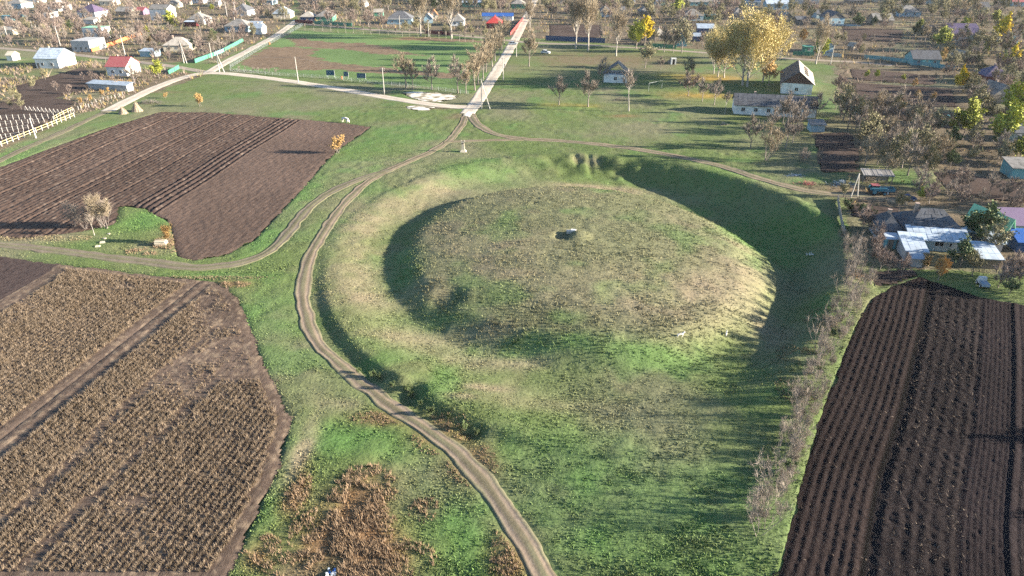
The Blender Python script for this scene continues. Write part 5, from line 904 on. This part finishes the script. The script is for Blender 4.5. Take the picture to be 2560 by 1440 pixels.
for (a, b) in [(0, 1), (1, 2), (2, 3), (3, 4), (9, 0), (5, 9), (6, 5), (7, 6)]:
    (p, h), (q, k) = POLES[a], POLES[b]; A0, B0 = p + Vector((0, 0, h - .1)), q + Vector((0, 0, k - .1))
    w_ = MB()
    for s in (-.5, .5):
        o_ = Vector((s, s * .3, 0)); w_.tube([A0.lerp(B0, f / 8) + o_ - Vector((0, 0, 4 * .9 * (f / 8) * (1 - f / 8))) for f in range(9)], .012, 3, False)
    tag(w_.build('power_line', M_wire), ['sagging power line along the sports ground', 'sagging power line from the crossarm pole to the junction', 'power line up the avenue', 'power line over the gravel street', 'power line from the crossroads to the slim pole', 'power line from the white pole to the crossroads', 'power line over the earth street', 'power line behind the cream shed'][[(0, 1), (1, 2), (2, 3), (3, 4), (9, 0), (5, 9), (6, 5), (7, 6)].index((a, b))], 'power line')
# ------------------------------------------------------------------ sports ground boards
def board(px, py, wd, ht, lines, label):
    g = G(px, py); t = empty('notice_board', g, R(-5)); tag(t, label, 'board'); z0 = .75
    for s in (-1, 1): MB().box(s * (wd / 2 - .1) - .05, s * (wd / 2 - .1) + .05, .03, .13, -.2, z0 + ht).build('leg', M_frame, t)
    p = MB().box(-wd / 2, wd / 2, -.05, .03, z0, z0 + ht).build('panel', mat('board_blue', (.015, .075, .13), .6, .1, 2.0), t)
    f = MB(); f.box(-wd / 2 - .06, wd / 2 + .06, -.06, .02, z0 - .07, z0).box(wd / 2, wd / 2 + .06, -.06, .02, z0, z0 + ht); f.build('trim', M_frame, t)
    for txt, z, size in lines:
        c = bpy.data.curves.new('lettering', 'FONT'); c.body = txt; c.size = size; c.align_x = 'CENTER'; c.extrude = .01; o = bpy.data.objects.new('lettering', c); col.objects.link(o); o.parent = p; o.location = (-.15 * wd if txt == 'F C' else 0, -.065, z0 + z); o.rotation_euler = (R(90), 0, 0); c.materials.append(M_bslate); bpy.context.view_layer.update(); me = bpy.data.meshes.new_from_object(o.evaluated_get(bpy.context.evaluated_depsgraph_get())); o2 = link('lettering', me, p); o2.location = o.location; o2.rotation_euler = o.rotation_euler; bpy.data.objects.remove(o); o2.name = 'lettering'
board(827, 193, 3.0, 1.7, [('F C', .55, 1.0)], 'dark blue board lettered F C on the sports ground fence'); board(866, 196, 1.7, 1.6, [('SPORT', .9, .42), ('CLUB', .35, .42)], 'small dark blue board with two lines of lettering'); board(904, 200, 3.1, 1.6, [('SPORT', .5, .85)], 'dark blue board with one long word near the crossarm pole')
for px, py, lab in [(855, 199, 'orange litter bin between the sports ground boards'), (674, 112, 'orange litter bin by the side street mesh fence')]:
    g = G(px, py); t = empty('litter_bin', g); tag(t, lab, 'bin'); MB().tube([(0, 0, .15), (0, 0, 1.15)], [.3, .36], 10).build('drum', M_orange, t); MB().box(-.04, .04, .33, .4, -.1, 1.2).build('post', M_wire, t)
# ------------------------------------------------------------------ stone monument
g = G(1158, 379); t = empty('stone_monument', (g.x, g.y, g.z - .05)); tag(t, 'pale stone wayside monument with a forked top beside the track', 'monument')
b = MB(); b.hexa([(-.85, -.7, 0), (.85, -.7, 0), (.85, .7, 0), (-.85, .7, 0), (-.45, -.4, .55), (.45, -.4, .55), (.45, .4, .55), (-.45, .4, .55)]); b.build('plinth', M_stone, t)
b = MB(); b.hexa([(-.42, -.33, .55), (.42, -.33, .55), (.42, .33, .55), (-.42, .33, .55), (-.3, -.24, 2.1), (.3, -.24, 2.1), (.3, .24, 2.1), (-.3, .24, 2.1)]); b.build('shaft', M_stone, t)
b = MB(); b.hexa([(-.3, -.22, 2.1), (.3, -.22, 2.1), (.3, .22, 2.1), (-.3, .22, 2.1), (-.5, -.2, 2.5), (.5, -.2, 2.5), (.5, .2, 2.5), (-.5, .2, 2.5)]); b.box(-.5, -.22, -.18, .18, 2.5, 2.82).box(.22, .5, -.18, .18, 2.5, 2.82).build('head', M_stone, t); MB().box(-.16, .16, -.3, -.21, 2.02, 2.3).build('niche', M_barkd, t)
# concrete block on the summit
g = G(1430, 579); t = empty('survey_block', (g.x, g.y, hz(g.x, g.y) + .05), R(-6)); tag(t, 'weathered concrete slab and block beside the pit on the mound', 'block')
MB().box(-.95, .8, -.35, .35, -.4, .12).build('slab', M_conc, t); MB().box(-.2, .55, -.3, .25, .12, .34).build('cap', M_frame, t); MB().box(.56, .8, -.36, .3, .12, .26).build('curb', M_conc, t)
# ------------------------------------------------------------------ maize stooks, log stack, stones, heaps
def stook(px, py, rad, h, label):
    g = G(px, py); t = empty('maize_stook', g); tag(t, label, 'stook'); m = MB()
    for i in range(420):
        a = rnd.uniform(0, 6.28); q = rad * math.sqrt(rnd.uniform(.2, 1)); p = Vector((math.cos(a) * q, math.sin(a) * q, -.05)); e = Vector((rnd.gauss(0, .18), rnd.gauss(0, .18), h * rnd.uniform(.75, 1.08))); f = rnd.uniform(.45, 1); e = p.lerp(e, f); s = Vector((-math.sin(a), math.cos(a), 0)) * .05; n = len(m.v); m.v += [tuple(p - s), tuple(p + s), tuple(e)]; m.f.append((n, n + 1, n + 2))
    m.build('stalks', M_straw, t)['kind'] = 'stuff'
    c = MB(); k = 10; c.v = [(math.cos(6.283 * i / k) * rad * .8, math.sin(6.283 * i / k) * rad * .8, -.05) for i in range(k)] + [(0, 0, h * .82)]; c.f = [(i, (i + 1) % k, k) for i in range(k)]; c.build('core', M_straw, t); MB().tube([(math.cos(6.283 * i / 12) * rad * .36, math.sin(6.283 * i / 12) * rad * .36, h * .62) for i in range(13)], .05, 4, False).build('binding', M_wood, t)
stook(308, 284, 1.5, 2.4, 'smaller conical stook of maize stalks by the gravel road'); stook(343, 278, 1.8, 3.1, 'larger conical stook of maize stalks by the gravel road')
def brush(px, py, rx, ry, h, n, m, label, cat='brush heap', name='brush_heap'):
    g = G(px, py); b = MB()
    for i in range(n):
        p = Vector((rnd.gauss(0, .45) * rx, rnd.gauss(0, .45) * ry, 0)); z = max(0, h * (1 - (p.x / rx) ** 2 - (p.y / ry) ** 2) * rnd.random()); p.z = z; a = rnd.uniform(0, 6.28); d = Vector((math.cos(a), math.sin(a), rnd.uniform(-.2, .5))) * rnd.uniform(.4, 1.0); s = Vector((-d.y, d.x, .02)).normalized() * .05; k = len(b.v)
        b.v += [tuple(p - s), tuple(p + s), tuple(p + d + s * .5), tuple(p + d - s * .5)]; b.f.append((k, k + 1, k + 2, k + 3))
    o = b.build(name, m); o.location = g; tag(o, label, cat)
brush(375, 258, 4.5, 2.0, 1.1, 500, M_tw_g, 'grey heap of cut brush behind the stooks'); brush(2105, 462, 2.4, 1.4, .9, 220, M_bslate, 'heap of grey scrap branches by the tractor yard'); brush(2020, 460, 1.9, .9, .5, 120, M_dred, 'heap of reddish bricks and sticks beside the ring track', 'rubble heap', 'rubble_heap'); brush(1990, 440, 2.2, .7, .3, 80, M_bslate, 'scatter of pale boards beside the ring track', 'board scatter', 'board_scatter'); brush(535, 158, 3.2, 1.6, .9, 200, M_straw, 'straw heap at the green fence corner', 'straw heap', 'straw_heap'); brush(2170, 452, 3.5, 1.5, 1.2, 260, M_wood, 'dark woodpile behind the tractor', 'woodpile', 'woodpile'); brush(1555, 250, 3.0, 1.6, 1.0, 160, M_tw_p, 'fallen dry branches at the foot of the sparse tree', 'branch heap', 'branch_heap'); brush(1808, 312, 1.6, .9, .5, 90, M_straw, 'small heap of cut branches on the lawn'); brush(2140, 690, 2.2, 1.8, .9, 160, M_lf_b, 'brown leaf heap at the head of the black field', 'leaf heap', 'leaf_heap')
g = G(826, 1437); t = empty('rubbish_heap', g); tag(t, 'dumped heap of white and blue rubbish in the weeds', 'rubbish')
for i in range(14): MB().box(-.12, .12, -.08, .08, 0, .1, Matrix.Translation((rnd.gauss(0, .3), rnd.gauss(0, .25), rnd.uniform(0, .25))) @ Matrix.Rotation(rnd.uniform(0, 6), 4, 'Z') @ Matrix.Rotation(rnd.uniform(-.5, .5), 4, 'X')).build('bag', (M_frame, M_bslate, M_blue, M_frame)[i % 4], t)
g = G(404, 612); t = empty('log_stack', g, R(8)); tag(t, 'small stack of sunlit cut logs at the field edge', 'log stack')
for i in range(11): MB().tube([(-.9 + rnd.uniform(-.1, .1), (i % 4) * .32 - .5, .17 + .3 * (i // 4)), (.9 + rnd.uniform(-.1, .1), (i % 4) * .32 - .5 + rnd.uniform(-.1, .1), .17 + .3 * (i // 4))], .16, 7).build('log', M_stone if i % 3 else M_straw, t)
for px, py, s, lab in [(245, 617, .38, 'square limestone block on the field corner grass'), (257, 607, .4, 'flat limestone slab on the field corner grass'), (261, 597, .28, 'small white limestone piece on the field corner grass'), (272, 585, .25, 'limestone lump near the bare tree roots')]:
    g = G(px, py); b = MB(); b.hexa([(x * s * rnd.uniform(.8, 1.1), y * s * .7 * rnd.uniform(.8, 1.1), z * s * .6) for z in (-.1, .9) for x, y in ((-1, -1), (1, -1), (1, 1), (-1, 1))]); o = b.build('limestone_block', M_stone); o.location = g; o.rotation_euler = (.1, .05, rnd.uniform(0, 3)); tag(o, lab, 'stone')
# ------------------------------------------------------------------ animals and a walker (one skinned body each)
def skin(name, joints, edges, m, sub=2):
    me = bpy.data.meshes.new(name); me.from_pydata([j[:3] for j in joints], edges, []); o = bpy.data.objects.new(name, me); col.objects.link(o)
    o.modifiers.new('s', 'SKIN'); 
    for i, j in enumerate(joints): me.skin_vertices[0].data[i].radius = (j[3], j[3]) if len(j) == 4 else (j[3], j[4])
    me.skin_vertices[0].data[0].use_root = True; sb = o.modifiers.new('b', 'SUBSURF'); sb.levels = sb.render_levels = sub; me.materials.append(m); return o
def quad(px, py, L, h, m, label, cat, name, rz, graze, tail=.3, ear=.08, horn=0):
    """a standing four-legged animal, length L, back height h"""
    g = G(px, py); bd = h * .215; J = [(-.42 * L, 0, h * .86, bd * .95), (-.12 * L, 0, h * .80, bd * 1.05), (.2 * L, 0, h * .80, bd * 1.1), (.4 * L, 0, h * .9, bd * .85)]; E_ = [(0, 1), (1, 2), (2, 3)]
    if graze: nk = [(.58 * L, 0, h * .66, bd * .55), (.70 * L, 0, h * .34, bd * .46), (.76 * L, 0, h * .08, bd * .3)]
    else: nk = [(.52 * L, 0, h * 1.1, bd * .55), (.62 * L, 0, h * 1.27, bd * .5), (.78 * L, 0, h * 1.16, bd * .32)]
    b0 = len(J); J += nk; E_ += [(3, b0), (b0, b0 + 1), (b0 + 1, b0 + 2)]
    for s in (-1, 1):
        k = len(J); J += [(.36 * L, s * bd * .62, h * .52, bd * .38), (.38 * L, s * bd * .66, h * .26, bd * .24), (.36 * L, s * bd * .66, .03, bd * .24)]; E_ += [(3, k), (k, k + 1), (k + 1, k + 2)]
        k = len(J); J += [(-.34 * L, s * bd * .66, h * .54, bd * .46), (-.46 * L, s * bd * .68, h * .32, bd * .25), (-.43 * L, s * bd * .68, .03, bd * .24)]; E_ += [(0, k), (k, k + 1), (k + 1, k + 2)]
    k = len(J); J += [(-.54 * L, 0, h * .82, bd * .18), (-.60 * L, 0, h * (.82 - tail), bd * .14)]; E_ += [(0, k), (k, k + 1)]
    hd = nk[1]
    for s in (-1, 1): k = len(J); J += [(hd[0] - .02 * L, s * bd * .5, hd[2] + ear + bd * .3, bd * .12)]; E_ += [(b0 + 1, k)]
    o = skin(name, J, E_, m); o.location = (g.x, g.y, g.z); o.rotation_euler = (0, 0, rz); return tag(o, label, cat)
M_hide = mat('white_hide', (.66, .62, .56), .9, .1, 3.0)
quad(863, 306, 1.9, 1.5, M_hide, 'white horse grazing above the ploughed field', 'horse', 'horse', R(-25), True, .5); quad(1700, 843, .85, .62, M_hide, 'white goat walking on the slope of the mound', 'goat', 'goat', R(8), False, -.12); quad(1815, 839, .7, .5, M_hide, 'small white dog near the edge of the big shadow', 'dog', 'dog', R(70), False, -.15)
def goose(px, py, label, group, rz):
    g = G(px, py); J = [(-.05, 0, .34, .13), (.14, 0, .36, .11), (.24, 0, .5, .05), (.27, 0, .66, .045), (.35, 0, .66, .025), (-.26, 0, .38, .05), (0, .06, .14, .022), (0, -.06, .14, .022), (.02, .06, .0, .022), (.02, -.06, .0, .022)]
    o = skin('goose', J, [(0, 1), (1, 2), (2, 3), (3, 4), (0, 5), (0, 6), (0, 7), (6, 8), (7, 9)], M_hide, 1); o.location = g; o.rotation_euler = (0, 0, rz); tag(o, label, 'goose', group)
for i, px in enumerate((2017, 2024, 2030)): goose(px, 640 + (i % 2), 'white goose in the deep shade of the ditch', 'geese in the ditch', rnd.uniform(0, 6))
for i in range(6): goose(1623 + i * 6.5, 122 + rnd.uniform(-1, 1.5), 'white goose on the earth street by the park', 'geese on the street', rnd.uniform(0, 6))
g = G(1262, 170); J = [(0, 0, .95, .15, .11), (0, 0, 1.15, .14, .10), (0, 0, 1.4, .19, .11), (0, 0, 1.54, .06), (0, .02, 1.68, .10, .11), (-.1, .02, .52, .085), (-.11, .14, .08, .06), (-.11, .02, .03, .05), (.1, -.06, .52, .085), (.11, -.02, .08, .06), (.11, -.14, .03, .05), (-.26, .02, 1.16, .055), (-.25, -.12, .92, .045), (.26, -.02, 1.16, .055), (.25, .06, .92, .045)]
o = skin('person', J, [(0, 1), (1, 2), (2, 3), (3, 4), (0, 5), (5, 6), (6, 7), (0, 8), (8, 9), (9, 10), (2, 11), (11, 12), (2, 13), (13, 14)], mat('dark_clothes', (.10, .10, .12), .9)); o.location = g; tag(o, 'person in dark clothes walking at the edge of the gravel street', 'person')
# ------------------------------------------------------------------ tractor with trailer, car, cart
def wheel(par, x, y, r, wd, hub=M_frame):
    w_ = MB().tube([(x, y - wd / 2, r), (x, y - wd / 2 + .03, r), (x, y + wd / 2 - .03, r), (x, y + wd / 2, r)], [r * .86, r, r, r * .86], 16).build('wheel', mat('tyre', (.02, .02, .022), .9), par); MB().tube([(x, y - wd / 2 - .02, r), (x, y + wd / 2 + .02, r)], r * .55, 12).build('rim', hub, w_)
g = G(2190, 486); t = empty('tractor', g, R(-8)); tag(t, 'old blue tractor with a glazed cab parked by the plank shed', 'tractor'); M_tb = mat('tractor_blue', (.06, .19, .24), .5, .15, 2.0)
for y in (-.75, .75): wheel(t, -.7, y, .78, .42, M_tb); wheel(t, 1.35, y, .45, .26, M_tb)
MB().hexa([(.1, -.34, .75), (2.0, -.30, .75), (2.0, .30, .75), (.1, .34, .75), (.1, -.34, 1.5), (1.95, -.28, 1.38), (1.95, .28, 1.38), (.1, .34, 1.5)]).build('hood', M_tb, t); MB().box(2.0, 2.06, -.26, .26, .8, 1.33).build('grille', M_frame, t); MB().box(-1.3, 1.9, -.22, .22, .5, .74).build('chassis', M_barkd, t)
c = MB(); c.box(-1.25, .1, -.62, .62, .8, 1.3); cb = c.build('cab', M_tb, t); MB().box(-1.22, .07, -.6, .6, 1.3, 1.98).build('pane', M_pane, cb)
for x, y in ((-1.24, -.63), (.05, -.63), (-1.24, .57), (.05, .57), (-.6, -.64)): MB().box(x, x + .07, y, y + .06, 1.3, 2.0).build('pillar', M_tb, cb)
MB().box(-1.35, .2, -.7, .7, 2.0, 2.1).build('cab_roof', M_dred, cb); MB().tube([(1.0, .2, 1.4), (1.0, .2, 2.2)], .05, 7).build('exhaust', M_barkd, t)
for y in (-.75, .75): MB().hexa([(-1.5, y - .24, 1.2), (.1, y - .24, 1.0), (.1, y + .24, 1.0), (-1.5, y + .24, 1.2), (-1.4, y - .24, 1.62), (0, y - .24, 1.62), (0, y + .24, 1.62), (-1.4, y + .24, 1.62)]).build('mudguard', M_tb, t)
g = G(2213, 487); t = empty('farm_trailer', (g.x + .4, g.y + .5, g.z), R(-8)); tag(t, 'flat bed farm trailer with turquoise sides behind the tractor', 'trailer')
for y in (-.7, .7): wheel(t, 0, y, .42, .24)
MB().box(-1.3, 1.3, -.85, .85, .7, .82).build('bed', M_wood, t)
for a in ((-1.3, 1.3, -.88, -.84), (-1.3, 1.3, .84, .88), (-1.34, -1.3, -.88, .88), (1.3, 1.34, -.88, .88)): MB().box(*a, .78, 1.35).build('side_board', M_tb, t)
MB().box(1.34, 2.1, -.05, .05, .6, .7).build('drawbar', M_barkd, t)
g = G(2195, 462); t = empty('plank_shed', (g.x, g.y + 1.5, g.z), R(-10)); tag(t, 'open shed of grey planks behind the tractor', 'shed')
for x in (-2.9, 0, 2.9):
    for y in (-1.3, 1.3): MB().box(x - .08, x + .08, y - .08, y + .08, -.2, 2.0 if y < 0 else 2.4).build('post', M_wood, t)
for i in range(14): MB().hexa([(-3.1 + i * .45, -1.7, 1.98), (-2.68 + i * .45, -1.7, 1.98), (-2.68 + i * .45, 1.6, 2.46), (-3.1 + i * .45, 1.6, 2.46), (-3.1 + i * .45, -1.7, 2.03 + .03 * (i % 3)), (-2.68 + i * .45, -1.7, 2.03 + .03 * (i % 3)), (-2.68 + i * .45, 1.6, 2.51 + .03 * (i % 2)), (-3.1 + i * .45, 1.6, 2.51 + .03 * (i % 2))]).build('plank', M_plank, t)
for i in range(6): MB().box(-3, 3, 1.36, 1.41, .1 + i * .36, .42 + i * .36).build('board', M_plank, t)
def car(px, py, rz, m, label, s=1.0):
    g = G(px, py); t = empty('parked_car', g, rz); t.scale = (s, s, s); tag(t, label, 'car')
    for x in (-1.25, 1.25):
        for y in (-.7, .7): wheel(t, x, y, .31, .2)
    b = MB(); P = [(-2.0, .35), (-2.0, .8), (-1.7, .9), (1.0, .92), (1.9, .75), (2.0, .35)]; n = len(P)
    b.poly([(x, -.8, z) for x, z in P] + [(x, .8, z) for x, z in P], [tuple(range(n)), tuple(range(2 * n - 1, n - 1, -1))] + [(i, (i + 1) % n + 0, (i + 1) % n + n, i + n)[::-1] for i in range(n)]); b.build('body', m, t)
    c = MB().hexa([(-1.65, -.74, .9), (.95, -.74, .92), (.95, .74, .92), (-1.65, .74, .9), (-1.2, -.62, 1.42), (.3, -.62, 1.42), (.3, .62, 1.42), (-1.2, .62, 1.42)]).build('window_band', M_pane, t); MB().box(-1.2, .3, -.62, .62, 1.42, 1.47).build('car_roof', m, t)
    for y in (-.55, .55): MB().box(1.95, 2.02, y - .14, y + .14, .55, .7).build('headlight', M_frame, t)
car(1364, 134, R(-30), M_frame, 'pale car parked in the shade beside the tan tree'); car(1283, 112, R(0), M_bslate, 'bluish car at the corner of the gravel street'); car(2268, 500, R(-6), M_navy, 'dark car beside the yellow bush near the tractor', .8)
g = G(2455, 716); t = empty('motor_cart', g, R(80)); tag(t, 'white motor cart parked at the top of the black field', 'cart')
for y in (-.55, .55): wheel(t, -.6, y, .3, .2); wheel(t, .7, y, .3, .2)
MB().box(-1.1, .2, -.55, .55, .45, .9).build('load_bed', M_bslate, t); MB().hexa([(.25, -.55, .4), (1.2, -.55, .4), (1.2, .55, .4), (.25, .55, .4), (.25, -.5, 1.4), (.8, -.5, 1.4), (.8, .5, 1.4), (.25, .5, 1.4)]).build('cab', M_frame, t); MB().hexa([(.9, -.45, 1.0), (1.06, -.45, .8), (1.06, .45, .8), (.9, .45, 1.0), (.84, -.42, 1.32), (.92, -.42, 1.32), (.92, .42, 1.32), (.84, .42, 1.32)]).build('windscreen', M_pane, t)
g = G(1826, 174); t = empty('red_bench', g, R(10)); tag(t, 'red sloping play slide under the golden poplars', 'slide'); MB().hexa([(-1.6, -.4, .3), (1.4, -.4, 1.6), (1.4, .4, 1.6), (-1.6, .4, .3), (-1.6, -.4, .4), (1.4, -.4, 1.75), (1.4, .4, 1.75), (-1.6, .4, .4)]).build('chute', M_dred, t)
for y in (-.3, .3): MB().box(1.2, 1.3, y - .04, y + .04, -.1, 1.6).build('leg', M_wood, t)
t.name = 'play_slide'
g = G(1621, 228); t = empty('goal_frame', g, R(5)); tag(t, 'thin grey goal frame on the park lawn', 'goal frame')
for x, h in ((0, 2.6), (5.6, 2.6)): MB().tube([(x, x * .7, -.1), (x, x * .7, h)], .05, 6).build('post', M_wire, t)
MB().tube([(0, 0, 2.6), (5.6, 3.92, 2.6)], .05, 6).build('crossbar', M_wire, t)
for px, py, lab in [(2353, 302, 'white sack lying on the long dark plot'), (2371, 290, 'round white basin on the long dark plot')]:
    g = G(px, py); o = MB().tube([(-.5, 0, .15), (-.2, 0, .2), (.4, .2, .16)], [.12, .22, .1], 8).build('sack', M_frame) if px == 2353 else MB().tube([(0, 0, 0), (0, 0, .25), (0, 0, .3), (0, 0, .1)], [.35, .48, .44, .2], 12).build('basin', M_turq); o.location = g; tag(o, lab, 'sack' if px == 2353 else 'basin')
# ------------------------------------------------------------------ haze between the camera and the far village
HZ = .00005
hb = MB().box(-900, 900, -60, 1150, -7, 56).build('haze', mat('haze_none', (1, 1, 1))); hm = bpy.data.materials.new('haze'); hm.use_nodes = True; n = hm.node_tree; n.nodes.clear(); ho = n.nodes.new('ShaderNodeOutputMaterial'); pv = n.nodes.new('ShaderNodeVolumePrincipled'); pv.inputs['Density'].default_value = HZ; pv.inputs['Color'].default_value = (.86, .92, 1.0, 1); pv.inputs['Anisotropy'].default_value = 0.0
n.links.new(pv.outputs[0], ho.inputs['Volume']); hb.data.materials.clear(); hb.data.materials.append(hm); tag(hb, 'thin pale autumn haze over the village', 'haze', kind='stuff')
